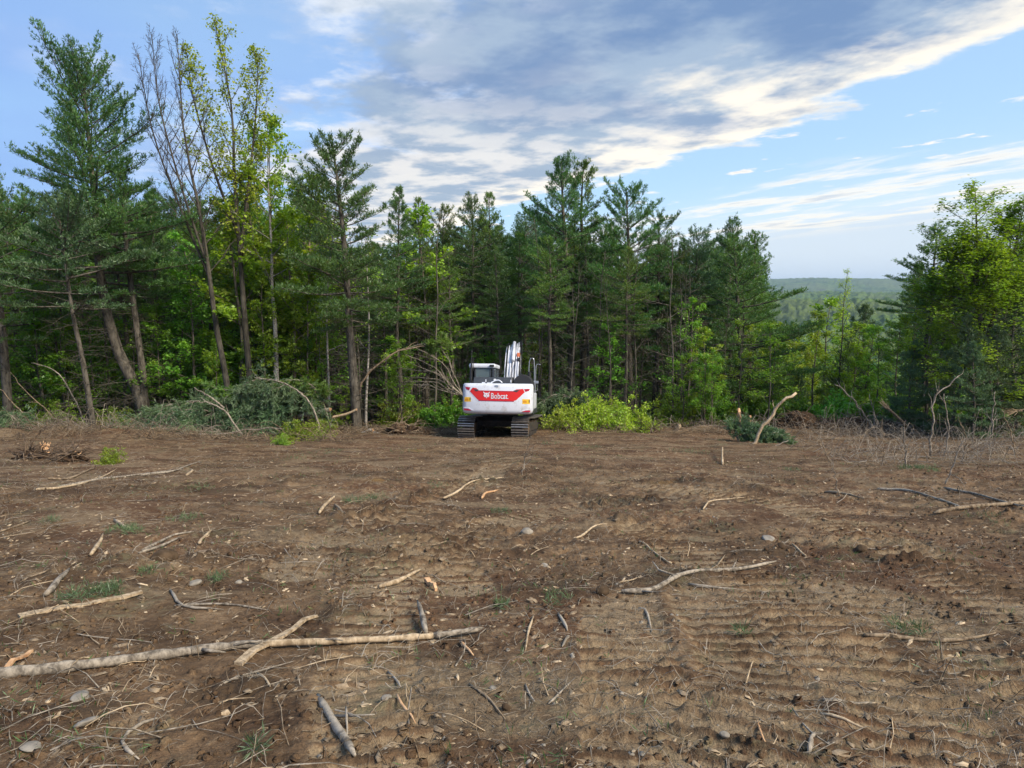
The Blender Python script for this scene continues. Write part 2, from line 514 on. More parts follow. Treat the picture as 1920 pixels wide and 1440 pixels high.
def soil_mat():
    m, nt, b = new_mat('soil')
    tc = nt.nodes.new('ShaderNodeTexCoord'); P = tc.outputs['Object']
    big = noise(nt, P, 0.35, 4, 0.55); med = noise(nt, P, 1.7, 6, 0.62); fine = noise(nt, P, 14, 8, 0.68)
    vf = noise(nt, P, 70, 4, 0.6)
    at = nt.nodes.new('ShaderNodeAttribute'); at.attribute_name = 'packed'; pk = S(nt, at.outputs['Fac'])
    aw = nt.nodes.new('ShaderNodeAttribute'); aw.attribute_name = 'wild'; wild = S(nt, aw.outputs['Fac'])
    dark = (0.078, 0.047, 0.026); brown = (0.212, 0.134, 0.074); tan = (0.330, 0.235, 0.138)
    red = (0.135, 0.064, 0.033); ochre = (0.25, 0.145, 0.045)
    c = mixc(nt, (med * 0.6 + fine * 0.4).ss(0.36, 0.60), dark, brown)
    c = mixc(nt, big.ss(0.45, 0.62, 0, 0.55), c, red)
    c = mixc(nt, (fine * 0.5 + med * 0.3 + big * 0.2 + pk * 0.13).ss(0.50, 0.62, 0, 0.85), c, tan)
    c = mixc(nt, pk.ss(0.05, 0.8, 0, 0.62), c, mixc(nt, fine.ss(0.35, 0.65), (0.225, 0.158, 0.092), (0.330, 0.245, 0.147)))
    c = mixc(nt, pk.ss(-0.6, -0.1, 0.65, 0.0), c, (0.075, 0.050, 0.029))
    xx, yy_, _z = sep(nt, P)
    st1 = noise(nt, vec(nt, xx * 0.45 - yy_ * 0.12, yy_ * 1.25 + xx * 0.15), 1.0, 7, 0.62, 0.3)
    c = mixc(nt, st1.ss(0.52, 0.60, 0, 0.72) * (1.0 - pk.max(0.0) * 0.6), c, mixc(nt, fine.ss(0.4, 0.6), (0.046, 0.027, 0.016), (0.115, 0.066, 0.037)))
    st2 = noise(nt, vec(nt, xx * 0.40 - yy_ * 0.15 + 9.0, yy_ * 0.95 + xx * 0.2), 1.0, 6, 0.6, 0.3)
    c = mixc(nt, st2.ss(0.53, 0.62, 0, 0.6), c, mixc(nt, fine.ss(0.35, 0.62), (0.19, 0.130, 0.075), (0.32, 0.240, 0.145)))
    och = noise(nt, P, 0.55, 3, 0.5, 0.6)
    c = mixc(nt, och.ss(0.66, 0.74, 0, 0.5), c, ochre)
    litter = noise(nt, P, 46, 3, 0.7)
    c = mixc(nt, litter.ss(0.63, 0.72, 0, 0.6), c, (0.34, 0.275, 0.19))
    c = mixc(nt, noise(nt, P, 95, 3, 0.7).ss(0.35, 0.65, 0.35, 0.0), c, (0.045, 0.03, 0.02))
    c = mixc(nt, noise(nt, P, 31, 5, 0.8).ss(0.57, 0.66, 0, 0.75), c, (0.040, 0.024, 0.015))
    grn = noise(nt, P, 1.1, 5, 0.7)
    c = mixc(nt, grn.ss(0.54, 0.66) * fine.ss(0.42, 0.58) * 0.45, c, (0.105, 0.115, 0.065))
    c = mixc(nt, wild, c, mixc(nt, med.ss(0.4, 0.6), (0.035, 0.03, 0.016), (0.06, 0.085, 0.025)))
    nt.links.new(c, b.inputs['Base Color'])
    b.inputs['Roughness'].default_value = 0.95; b.inputs['Specular IOR Level'].default_value = 0.12
    bump(nt, b, fine * 0.5 + vf * 0.35 + noise(nt, P, 28, 5, 0.7) * 0.5, 1.0, 0.028)
    return m


M = {}
M['soil'] = soil_mat()
M['pine_bark'] = bark('pine_bark', (0.034, 0.029, 0.023), (0.145, 0.126, 0.098), 9, 0.3, 0.03)
M['dark_bark'] = bark('dark_bark', (0.030, 0.026, 0.020), (0.100, 0.088, 0.066), 10, 0.3, 0.02)
M['maple_bark'] = bark('maple_bark', (0.060, 0.048, 0.035), (0.22, 0.18, 0.132), 12, 0.25, 0.02, ((0.42, 0.26, 0.13), 2.2, 0.66))
M['birch_bark'] = bark('birch_bark', (0.13, 0.115, 0.10), (0.42, 0.39, 0.34), 14, 2.0, 0.01)
M['dead_wood'] = bark('dead_wood', (0.10, 0.082, 0.062), (0.36, 0.305, 0.235), 22, 0.5, 0.012)
M['brown_stick'] = bark('brown_stick', (0.085, 0.058, 0.036), (0.30, 0.225, 0.145), 22, 0.5, 0.012)
M['peeled'] = bark('peeled_wood', (0.22, 0.155, 0.09), (0.52, 0.40, 0.26), 26, 0.3, 0.008)
M['split'] = bark('split_wood', (0.36, 0.19, 0.09), (0.60, 0.38, 0.21), 20, 0.2, 0.008)
M['root'] = bark('root_bark', (0.050, 0.035, 0.024), (0.165, 0.115, 0.075), 12, 0.6, 0.01)
M['needle'] = leafy('pine_needles', (0.065, 0.140, 0.042), (0.150, 0.265, 0.065), 0.36, 0.35, 0.9, (0.16, 0.10, 0.05))
M['needle_blue'] = leafy('blue_green_needles', (0.068, 0.145, 0.062), (0.140, 0.245, 0.095), 0.22, 0.3, 1.2)
M['needle_yellow'] = leafy('yellow_green_needles', (0.085, 0.165, 0.032), (0.200, 0.300, 0.045), 0.3, 0.35, 0.7, (0.16, 0.10, 0.05))  # yellower, lighter needle colour of some pines and boughs
M['needle_grey'] = leafy('grey_green_needles', (0.085, 0.145, 0.070), (0.175, 0.255, 0.115), 0.25, 0.3, 1.5)
M['leaf_spring'] = leafy('spring_leaves', (0.22, 0.35, 0.028), (0.43, 0.53, 0.05), 0.48, 0.35, 0.8)
M['leaf_green'] = leafy('fresh_green_leaves', (0.13, 0.29, 0.028), (0.30, 0.48, 0.05), 0.48, 0.4, 0.8)
M['leaf_mid'] = leafy('light_green_leaves', (0.17, 0.31, 0.028), (0.38, 0.52, 0.05), 0.48, 0.3, 0.8)
M['leaf_yellow'] = leafy('yellow_green_leaves', (0.34, 0.44, 0.035), (0.54, 0.60, 0.06), 0.48, 0.3, 1.0)
M['grass'] = leafy('grass_blades', (0.06, 0.12, 0.035), (0.13, 0.21, 0.07), 0.3, 0.3, 2.0)
M['stone'] = simple('stone', (0.30, 0.26, 0.205), 0.85, 0, 0.4, 12, 0.01)
M['soil_heap'] = simple('heaped_soil', (0.115, 0.072, 0.042), 0.95, 0, 0.6, 7, 0.03, 0.1, ((0.03, 0.02, 0.013), 0.7))
M['clod'] = simple('clod_soil', (0.105, 0.070, 0.042), 0.95, 0, 0.5, 9, 0.02, 0.1)


# ------------------------------------------------------------------ ground
def polar_sheet(rad, ang, zf):
    rr, aa = np.meshgrid(rad, ang, indexing='ij')
    x = rr * np.sin(aa); y = rr * np.cos(aa)
    z = zf(x.ravel(), y.ravel())
    V = np.stack([x.ravel(), y.ravel(), z], 1)
    nr, na = len(rad), len(ang)
    i = np.arange(nr - 1)[:, None] * na + np.arange(na - 1)[None, :]
    F = np.stack([i, i + na, i + na + 1, i + 1], -1).reshape(-1, 4)
    return V, F


rad = np.concatenate([np.geomspace(0.25, 2.2, 22, endpoint=False), np.geomspace(2.2, 31, 540, endpoint=False),
                      np.geomspace(31, 120, 40, endpoint=False), np.geomspace(120, 6500, 50)])
ang = np.concatenate([np.linspace(-180, -45, 36, endpoint=False), np.linspace(-45, 45, 520, endpoint=False), np.linspace(45, 180, 37)])
V, F = polar_sheet(rad, np.radians(ang), H)
me = np_mesh('ground', V, F, M['soil'], True)
pk, _ = lane_field(V[:, 0], V[:, 1])
a = me.attributes.new('packed', 'FLOAT', 'POINT'); a.data.foreach_set('value', pk.astype(np.float32))
rv = np.hypot(V[:, 0], V[:, 1])
edge_y = 28.6 - 3.2 * sstep(-9, -15, V[:, 0])
wl = np.maximum(sstep(-0.4, 1.2, V[:, 1] - edge_y + 1.6 * (fbm(V[:, 0] / 1.5, V[:, 1] / 1.5, 91, 3) - 0.5)), sstep(36, 44, rv))
a = me.attributes.new('wild', 'FLOAT', 'POINT'); a.data.foreach_set('value', wl.astype(np.float32))
g = link('ground', me); tag(g, kind='structure')


# far wooded hills: real crowns in the heightfield, denser where the gap in the trees shows them
def canopy_z(x, y):
    z = h_base(x, y)
    r = np.hypot(x, y)
    n = lump(x / 6.5, y / 6.5, 301) * 7.0 + lump(x / 3.2, y / 3.2, 305) * 3 + 3 * (fbm(x / 60, y / 60, 310, 3) - 0.5)
    return z + n + 3.0


def forest_mat():
    m, nt, b = new_mat('distant_canopy')
    tc = nt.nodes.new('ShaderNodeTexCoord'); P = tc.outputs['Object']
    n1 = noise(nt, P, 0.012, 5, 0.6); n2 = noise(nt, P, 0.09, 4, 0.65)
    n3 = noise(nt, P, 0.0035, 3, 0.5)
    c = mixc(nt, (n1 * 0.4 + n2 * 0.6).ss(0.42, 0.58), (0.020, 0.050, 0.022), (0.110, 0.165, 0.035))
    c = mixc(nt, n3.ss(0.5, 0.6, 0, 0.5), c, (0.11, 0.13, 0.055))
    nt.links.new(c, b.inputs['Base Color']); b.inputs['Roughness'].default_value = 1.0
    b.inputs['Specular IOR Level'].default_value = 0.0
    return m


rad = np.concatenate([np.geomspace(110, 1500, 290, endpoint=False), np.geomspace(1500, 5200, 100)])
ang = np.concatenate([np.linspace(-75, -6, 60, endpoint=False), np.linspace(-6, 16, 60, endpoint=False),
                      np.linspace(16, 32, 150, endpoint=False), np.linspace(32, 75, 30)])
V, F = polar_sheet(rad, np.radians(ang), canopy_z)
f = link('distant_forest', np_mesh('distant_forest', V, F, forest_mat(), False))
tag(f, 'hazy wooded hills across the valley, seen past the pines', None, None, 'stuff')


# ------------------------------------------------------------------ tree generators
def nrm(v): return v / (np.linalg.norm(v, axis=-1, keepdims=True) + 1e-9)


class Path:
    def __init__(self, P):
        self.P = np.asarray(P, float); seg = np.linalg.norm(np.diff(self.P, axis=0), axis=1)
        self.s = np.concatenate([[0], np.cumsum(seg)]); self.L = self.s[-1]
    def at(self, t): return np.array([np.interp(t * self.L, self.s, self.P[:, k]) for k in range(3)])
    def dirn(self, t):
        d = self.at(min(1, t + .02)) - self.at(max(0, t - .02)); return d / (np.linalg.norm(d) + 1e-9)


def smooth_path(P, n):
    """Catmull-Rom through control points"""
    P = np.asarray(P, float)
    if len(P) < 3:
        t = np.linspace(0, 1, n)[:, None]; return P[0] * (1 - t) + P[-1] * t
    Q = np.vstack([2 * P[0] - P[1], P, 2 * P[-1] - P[-2]]); out = []
    m = len(P) - 1
    for t in np.linspace(0, m - 1e-6, n):
        i = int(t); f_ = t - i
        a, b, c, d = Q[i], Q[i + 1], Q[i + 2], Q[i + 3]
        out.append(0.5 * ((2 * b) + (-a + c) * f_ + (2 * a - 5 * b + 4 * c - d) * f_ ** 2 + (-a + 3 * b - 3 * c + d) * f_ ** 3))
    return np.array(out)


def needles_mesh(name, C, D, mat, per=6, ln=0.14, wd=0.022, spread=0.75):
    """one fan of slim triangles per tuft"""
    C = np.repeat(np.asarray(C), per, 0); D = np.repeat(np.asarray(D), per, 0)
    n = len(C)
    d = nrm(D + rng.normal(0, spread, (n, 3)))
    L = ln * rng.uniform(0.7, 1.25, (n, 1))
    s = nrm(np.cross(d, rng.normal(0, 1, (n, 3)))) * (wd * 0.5)
    mid = C + d * L * 0.55
    V = np.stack([C + s * 0.3, mid + s, C + d * L, mid - s], 1).reshape(-1, 3)
    i = np.arange(n)[:, None] * 4
    F_ = (i + np.array([[0, 1, 2, 3]])).reshape(-1, 4)
    return np_mesh(name, V, F_, mat)


def leaves_mesh(name, C, mat, per=4, size=0.07, jit=0.09, flat=0.55, droop=0.0):
    C = np.repeat(np.asarray(C), per, 0); n = len(C)
    C = C + rng.normal(0, jit, (n, 3)) * np.array([1, 1, 0.7])
    up = nrm(rng.normal(0, 1, (n, 3)) * (1 - flat) + np.array([0, 0, 1.0]) * flat)
    a = nrm(np.cross(up, rng.normal(0, 1, (n, 3)))); b = np.cross(up, a)
    L = size * rng.uniform(0.6, 1.3, (n, 1)); W = L * 0.42
    fold = up * L * 0.12
    tip = C + a * L * 0.55 - np.array([0, 0, 1.0]) * L * droop
    V = np.stack([C - a * L * 0.5, C + b * W + fold, tip, C - b * W + fold], 1).reshape(-1, 3)
    i = np.arange(n)[:, None] * 4
    F_ = (i + np.array([[0, 1, 2, 3]])).reshape(-1, 4)
    return np_mesh(name, V, F_, mat)


def pine(P, r0, cb, Rm, seed=0, dens=1.0, dead=1.0, shape=0.8, lobes=0.35, mat='needle', barkm='pine_bark', top=1.0, per=5, extra=None, wisp=0.0, ndl=0.14):
    """P: trunk control points in local coordinates, cb: height fraction of the lowest green branch, Rm: longest branch.
    returns (trunk mesh, deadwood mesh, crown mesh)"""
    g_ = np.random.default_rng(seed)
    wood = MB(); dwd = MB(); C = []; D = []
    stems = [(P, r0, cb, Rm, 1.0)] + (extra or [])
    for (pp, rr, cbb, rm, sc_) in stems:
        SP = smooth_path(pp, 16); path = Path(SP); Ht = path.L
        tt = np.linspace(0, 1, 16)
        rad_ = rr * (1 - tt) ** 0.8 + 0.012
        rad_[0] *= 1.35; rad_[1] *= 1.05
        wood.tube(SP, rad_, 9, wob=0.14)
        lob = g_.uniform(0, 2 * math.pi, 3)
        t = cbb
        while t < 0.985:
            q = (t - cbb) / (1 - cbb)
            nb = int(g_.integers(3, 6))
            az0 = g_.uniform(0, 2 * math.pi)
            for k in range(nb):
                az = az0 + k * 2 * math.pi / nb + g_.normal(0, 0.25)
                lf = 1 + lobes * math.sin(az * 2 + lob[0] + q * 5) + 0.5 * lobes * math.sin(az * 3 + lob[1] - q * 9)
                L = rm * ((1 - q) ** (shape * 0.9)) * (0.55 + 0.45 * min(1, q / 0.15)) * lf * g_.uniform(0.55, 1.12) + 0.16 * (1 - q) + 0.05
                el = R(-4 + 52 * q ** 1.4 * top + g_.normal(0, 7))
                dh = np.array([math.cos(az) * math.cos(el), math.sin(az) * math.cos(el), math.sin(el)])
                p0 = path.at(t + g_.uniform(-.008, .008))
                ns = max(3, int(L / 0.45) + 2)
                ss = np.linspace(0, 1, ns)[:, None]
                curve = np.array([0, 0, 1.0]) * (0.16 * L * ss ** 2 - 0.05 * L * ss * (1 - q))
                BP = p0 + dh * L * ss + curve + g_.normal(0, 0.02, (ns, 3)) * ss
                br = 0.010 + 0.011 * L * (1 - 0.35 * q)
                wood.tube(BP, np.linspace(br, 0.006, ns), 4, cap=False)
                bpth = Path(BP)
                side = nrm(np.cross(dh, [0, 0, 1.0]))
                nsec = max(4, int(L / 0.135 * dens))
                start = 0.22 if q > 0.25 else 0.38
                for j in range(nsec):
                    if g_.random() < 0.22: continue
                    s_ = start + (1 - start) * (j + g_.uniform(0, 1)) / nsec
                    b0 = bpth.at(s_)
                    sgn = 1 if j % 2 else -1
                    sl = (0.50 * L * (1 - s_) + 0.08 + 0.17 * (1 - q) * min(1, L)) * g_.uniform(0.7, 1.15)
                    sd = nrm(dh * 0.75 + side * sgn * g_.uniform(0.5, 1.0) + np.array([0, 0, g_.uniform(0.02, 0.35) + 0.3 * q]))
                    e = b0 + sd * sl
                    if sl > 0.4 and j % 2 == 0: wood.tube([b0, e], [0.007, 0.004], 3, cap=False)
                    nt_ = max(2, int(sl / 0.085))
                    us = np.linspace(0.12, 1.05, nt_) + g_.uniform(-.05, .05, nt_)
                    C.append(b0 + sd * sl * us[:, None] + g_.normal(0, 0.018, (nt_, 3)))
                    D.append(np.repeat((sd * 0.6 + np.array([0, 0, 0.55]))[None], nt_, 0))
                for j in range(int(2 + 3 * L)):
                    b0 = bpth.at(g_.uniform(0.45, 1.0)); hh = g_.uniform(.08, .24) * (0.6 + 0.5 * q)
                    us = np.linspace(.2, 1, 3)[:, None]; C.append(b0 + np.array([0, 0, 1.0]) * hh * us + g_.normal(0, .015, (3, 3))); D.append(np.tile([0, 0, .9], (3, 1)))
                C.append(BP[-1][None]); D.append((dh * 0.4 + np.array([0, 0, 0.8]))[None])
                C.append(BP[-1][None] + [0, 0, 0.07]); D.append(np.array([[0, 0, 1.0]]))
            t += g_.uniform(0.30, 0.50) * (1 - 0.35 * q) / Ht / max(0.4, dens) ** 0.3
        for k in range(5):
            C.append(path.at(1 - k * 0.08 / Ht * 1.2)[None]); D.append(np.array([[0, 0, 1.0]]))
        # dead branches on the bare lower trunk
        for k in range(int(46 * dead * cbb / 0.4)):
            t = g_.uniform(0.06, cbb + 0.12)
            az = g_.uniform(0, 2 * math.pi); L = g_.uniform(0.35, 1.0) * rm * 0.62
            el = R(g_.normal(2, 14)); dh = np.array([math.cos(az) * math.cos(el), math.sin(az) * math.cos(el), math.sin(el)])
            ss = np.linspace(0, 1, 5)[:, None]
            BP = path.at(t) + dh * L * ss + np.array([0, 0, 1]) * (0.14 * L * (ss ** 2) * g_.uniform(-1, 1)) + g_.normal(0, .04, (5, 3)) * ss
            dwd.tube(BP, np.linspace(0.015, 0.004, 5), 3, cap=False)
            for j in range(int(2 + 4 * L)):
                s_ = g_.uniform(0.25, 0.98); b0 = BP[0] + (BP[-1] - BP[0]) * s_
                sd = nrm(dh + g_.normal(0, 0.65, 3)); dwd.tube([b0, b0 + sd * L * 0.4 * g_.uniform(.4, 1)], [0.006, 0.003], 3, cap=False)
    C = np.vstack(C); D = np.vstack(D)
    return (wood.mesh('trunk', M[barkm], True), dwd.mesh('deadwood', M['dark_bark'], True) if dwd.n else None,
            needles_mesh('crown', C, D, M[mat], per, ndl * 1.07, 0.0275, 0.60))


def broadleaf(P, r0, seed=0, limbs=14, start=0.3, Rm=2.2, up=0.6, leafm='leaf_green', barkm='maple_bark', size=0.075, per=4, leafden=1.0,
              flat=0.6, shape=0.6, sub=7, bare=False, extra=None, twig=True, jit=0.10):
    g_ = np.random.default_rng(seed); wood = MB(); C = []
    for (pp, rr, st, rm) in [(P, r0, start, Rm)] + (extra or []):
        SP = smooth_path(pp, 14); path = Path(SP)
        tt = np.linspace(0, 1, 14); rad_ = rr * (1 - tt) ** 0.9 + 0.008; rad_[0] *= 1.3
        wood.tube(SP, rad_, 8, wob=0.1)
        for k in range(limbs):
            q = (k + g_.uniform(0, 1)) / limbs; t = st + (0.98 - st) * q
            az = k * 2.4 + g_.normal(0, 0.4)
            L = rm * ((1 - q) ** shape) * g_.uniform(0.65, 1.15) * (0.75 + 0.25 * min(1, q / .2)) + 0.3
            el = R(90 * up * (0.45 + 0.5 * q) + g_.normal(0, 6))
            dh = np.array([math.cos(az) * math.cos(el), math.sin(az) * math.cos(el), math.sin(el)])
            n = 6; ss = np.linspace(0, 1, n)[:, None]
            BP = path.at(t) + dh * L * ss + np.array([0, 0, 1.0]) * (0.22 * up * L * ss ** 2) + g_.normal(0, .03 * L ** .5, (n, 3)) * ss
            wood.tube(BP, np.linspace(min(rr * 0.42, 0.008 + 0.008 * L), 0.004, n), 5, cap=False)
            bp = Path(BP)
            for j in range(sub):
                s_ = 0.2 + 0.8 * (j + g_.uniform(0, 1)) / sub
                b0 = bp.at(s_); sl = (0.42 * L * (1.15 - s_) + 0.12) * g_.uniform(0.6, 1.1)
                sd = nrm(dh * 0.8 + g_.normal(0, 0.55, 3) + np.array([0, 0, 0.35 * up]))
                m_ = b0 + sd * sl * 0.5 + g_.normal(0, 0.03, 3); e = b0 + sd * sl + np.array([0, 0, 0.1 * up * sl])
                if twig: wood.tube([b0, m_, e], [0.0065, 0.005, 0.0025], 3, cap=False)
                for w in range(3 if bare else 2):
                    sd2 = nrm(sd + g_.normal(0, 0.5, 3)); s2 = m_ + (e - m_) * g_.uniform(0, 1); e2 = s2 + sd2 * sl * 0.45
                    if twig: wood.tube([s2, e2], [0.005, 0.002], 3, cap=False)
                    if not bare:
                        nn = max(1, int(sl * 5 * leafden)); C.append(s2 + (e2 - s2) * g_.uniform(0.2, 1.1, (nn, 1)))
                if not bare:
                    nn = max(2, int(sl * 9 * leafden)); C.append(b0 + (e - b0) * g_.uniform(0.25, 1.08, (nn, 1)))
    crown = None
    if C: crown = leaves_mesh('crown', np.vstack(C), M[leafm], per, size, jit, flat)
    return wood.mesh('trunk', M[barkm], True), None, crown


def plant(name, meshes, loc, label, cat, group=None, rz=0.0, sc=1.0, tilt=(0, 0)):
    e = empty(name, loc, (tilt[0], tilt[1], rz)); e.scale = (sc, sc, sc) if not hasattr(sc, '__len__') else sc
    tag(e, label, cat, group)
    for m_, nm in zip(meshes, ('trunk', 'deadwood', 'crown')):
        if m_ is not None: tag(link(nm, m_, e), kind='stuff' if nm == 'deadwood' else None)
    return e


def px_path(pts, depth, dz=None):
    """trunk control points from where the trunk shows in the photograph at a given distance; foot set on the ground"""
    W = [pt(px, py, depth) for px, py in pts]
    b = W[0].copy(); b[2] = Hs(b[0], depth, False) - 0.15
    if W[0][2] - b[2] > 0.3: W = [b] + W
    else: W[0] = b
    W = np.array(W); rr = np.random.default_rng(int(pts[0][0]))
    W[1:, 1] += np.cumsum(rr.normal(0, 0.12, len(W) - 1))
    return W[0], W - W[0]


def topz(px, py, depth): return pt(px, py, depth)


TREES = 'trees along the edge of the clearing'
# --- forked pine, far left
b, P = px_path([(268, 775), (248, 720), (212, 640), (190, 520), (180, 400), (165, 260), (148, 125)], 28)
e2 = [(np.vstack([P[1] + [0, 0, 0.1], px_path([(268, 775), (262, 690), (247, 560), (238, 470), (232, 400), (222, 330)], 28)[1][2:]]), 0.15, 0.62, 1.7, 1)]
plant('pine_tree', pine(P, 0.29, 0.40, 3.7, 3, dens=1.1, dead=1.3, shape=0.45, lobes=0.45, extra=e2, top=1.1), b,
      'tall pine forked low into two trunks, at the far left of the treeline', 'tree', TREES)
# --- slim pine left of it
b, P = px_path([(178, 822), (158, 690), (140, 590), (122, 470), (112, 390)], 25.5)
plant('pine_tree', pine(P, 0.10, 0.58, 2.6, 4, dens=1.0, dead=1.3, shape=0.5, mat='needle_blue'), b,
      'slim leaning pine with a bare pole trunk, left of the forked pine', 'tree', TREES)
b, P = px_path([(20, 830), (6, 620), (-14, 500), (-30, 360)], 27)
plant('pine_tree', pine(P, 0.17, 0.42, 3.0, 5, dens=1.0, shape=0.5), b, 'dense dark pine cut off by the left edge of the photo', 'tree', TREES)
# --- bare tree
b, P = px_path([(425, 742), (402, 610), (388, 520), (372, 400), (345, 250), (330, 62)], 27)
ex = [(np.array([P[3], P[3] + [-0.9, .2, 2.2], P[3] + [-1.9, .3, 5.2], P[3] + [-2.3, .3, 8.2]]), 0.05, 0.12, 1.6),
      (np.array([P[3] + [-.1, 0, 0.6], P[3] + [-0.7, -.3, 3.2], P[3] + [-1.3, -.4, 6.2], P[3] + [-1.4, -.4, 8.6]]), 0.045, 0.12, 1.4)]
plant('bare_tree', broadleaf(P, 0.14, 21, 24, 0.40, 2.3, 0.90, bare=True, extra=ex, sub=10, barkm='dark_bark'), b,
      'bare leafless tree of fine upright branches, taller than the woods around it', 'tree', TREES)
# --- tall just-leafing tree
b, P = px_path([(466, 715), (458, 600), (448, 480), (438, 330), (432, 200), (395, 32)], 28)
ex = [(np.array([P[3], P[3] + [0.3, .1, 2.0], P[3] + [0.75, .2, 5.0], P[3] + [1.0, .2, 7.6]]), 0.08, 0.2, 1.3),
      (np.array([P[3] + [0, 0, .8], P[3] + [-0.7, -.2, 3.0], P[3] + [-1.3, -.3, 5.6], P[3] + [-1.5, -.3, 7.4]]), 0.06, 0.2, 1.2)]
plant('maple_tree', broadleaf(P, 0.15, 22, 24, 0.40, 1.9, 0.88, 'leaf_yellow', size=0.10, per=2, leafden=0.75, extra=ex, jit=0.12, sub=9, barkm='dark_bark'), b,
      'tall slender maple with sparse small yellow leaves, right of the bare tree', 'tree', TREES)
# --- pale trunk tree with bright leaves
b, P = px_path([(516, 718), (512, 600), (506, 540), (504, 470), (500, 360), (498, 215)], 28.5)
plant('maple_tree', broadleaf(P, 0.115, 23, 20, 0.42, 2.4, 0.55, 'leaf_spring', 'birch_bark', size=0.12, per=4, leafden=1.0), b,
      'pale grey trunked maple with bright yellow-green leaves, left of the tall pointed pine', 'tree', TREES)
# --- pointed pine
b, P = px_path([(668, 792), (662, 700), (655, 600), (648, 480), (638, 370), (628, 268)], 27.5)
plant('pine_tree', pine(P, 0.22, 0.38, 2.7, 6, dens=1.5, dead=2.2, shape=0.62, lobes=0.45), b,
      'pointed dark pine with a twin-furrowed trunk, between the brush pile and the excavator', 'tree', TREES)
b, P = px_path([(686, 765), (692, 640), (690, 540), (684, 440)], 28.3)
plant('birch_tree', broadleaf(P, 0.06, 24, 9, 0.3, 0.9, 0.6, 'leaf_spring', 'birch_bark', size=0.09, per=2, leafden=0.3), b,
      'thin white birch stem beside the trunk of the pointed pine', 'tree', TREES)
b, P = px_path([(618, 740), (612, 560), (628, 400), (640, 300)], 29)
plant('birch_tree', broadleaf(P, 0.05, 25, 10, 0.3, 1.0, 0.7, bare=True, barkm='birch_bark'), b,
      'thin bare grey stem leaning up in front of the pointed pine', 'tree', TREES)

# --- pines behind and right of the excavator (own meshes, shared between look-alikes below)
def straight(Ht, seed, lean=0.3):
    g_ = np.random.default_rng(seed); n = 6
    P_ = np.zeros((n, 3)); P_[:, 2] = np.linspace(0, Ht, n); P_[1:, :2] = np.cumsum(g_.normal(0, lean * 0.35, (n - 1, 2)), 0)
    return P_


PV = []   # shared pine kinds, all 15 m tall
PV.append(pine(straight(15, 1), 0.17, 0.56, 2.7, 31, dens=1.0, dead=1.2, shape=0.65))
PV.append(pine(straight(15, 2), 0.16, 0.50, 2.4, 32, dens=0.95, dead=1.4, shape=0.75, mat='needle_yellow'))
PV.append(pine(straight(15, 3), 0.17, 0.60, 2.9, 33, dens=1.0, dead=1.4, shape=0.55, mat='needle_blue'))
PV.append(pine(straight(15, 4), 0.15, 0.46, 2.5, 34, dens=1.0, dead=0.8, shape=0.9))
PV.append(pine(straight(15, 5), 0.16, 0.54, 2.3, 35, dens=0.95, dead=1.4, shape=0.6, mat='needle_yellow', lobes=0.5))

PV.append(pine(straight(15, 6), 0.15, 0.24, 2.4, 36, dens=0.9, dead=0.6, shape=0.75))
PV.append(pine(straight(15, 7), 0.15, 0.30, 2.5, 37, dens=0.9, dead=0.8, shape=0.7, mat='needle_yellow'))


def place_pine(kind, px, ytop, depth, label, group=TREES, rz=None, wide=1.0, meshes=None, h0=15.0):
    top = pt(px, ytop, depth); gz = Hs(top[0], depth, False) - 0.15
    s_ = (top[2] - gz) / h0
    return plant('pine_tree', meshes or PV[kind], (top[0], depth, gz), label, 'tree', group,
                 rnd.uniform(0, 6.28) if rz is None else rz, (s_ * wide, s_ * wide, s_))


place_pine(3, 742, 352, 31, 'pine with a blunt crown just right of the pointed pine')
place_pine(1, 790, 372, 34, 'first slender pine spire right of the blunt crowned pine')
place_pine(4, 832, 388, 36, 'second slender pine spire, above the left side of the excavator')
place_pine(0, 890, 372, 35, 'left one of two close pine spires above the excavator cab')
place_pine(1, 922, 362, 36, 'right one of two close pine spires above the excavator cab')
place_pine(4, 975, 440, 37, 'low pine in the dip between the excavator pines and the tallest middle pines', wide=1.1)
b, P = px_path([(1072, 735), (1068, 600), (1062, 480), (1056, 400), (1052, 300)], 34)
plant('pine_tree', pine(P, 0.22, 0.42, 2.5, 41, dens=1.25, dead=1.3, shape=0.62), b, 'left and fuller of the tallest twin pines in the middle of the treeline', 'tree', TREES)
b, P = px_path([(1096, 740), (1094, 600), (1096, 480), (1092, 400), (1096, 305)], 34.6)
plant('pine_tree', pine(P, 0.19, 0.50, 1.7, 42, dens=1.2, dead=1.3, shape=0.55, mat='needle_yellow'), b, 'right and narrower of the tallest twin pines in the middle of the treeline', 'tree', TREES)
b, P = px_path([(1182, 745), (1178, 600), (1180, 480), (1176, 352)], 34)
plant('pine_tree', pine(P, 0.19, 0.38, 2.9, 43, dens=1.2, dead=1.6, shape=0.6), b, 'broad shouldered pine right of the tallest twin pines', 'tree', TREES)
place_pine(0, 1238, 400, 35, 'pine with an upswept crown behind the right shoulder of the broad pine')
place_pine(2, 1310, 438, 35, 'blue-green pine between the broad pine and the last pine before the gap', wide=1.1)
place_pine(3, 1275, 455, 38, 'lower pine half hidden left of the blue-green pine')
b, P = px_path([(1392, 770), (1388, 640), (1384, 540), (1376, 412)], 33)
plant('pine_tree', pine(P, 0.17, 0.18, 3.1, 44, dens=1.15, dead=0.8, shape=0.85, lobes=0.35, mat='needle', top=0.75), b,
      'last pine before the gap, its long boughs reaching out over the valley view', 'tree', TREES)

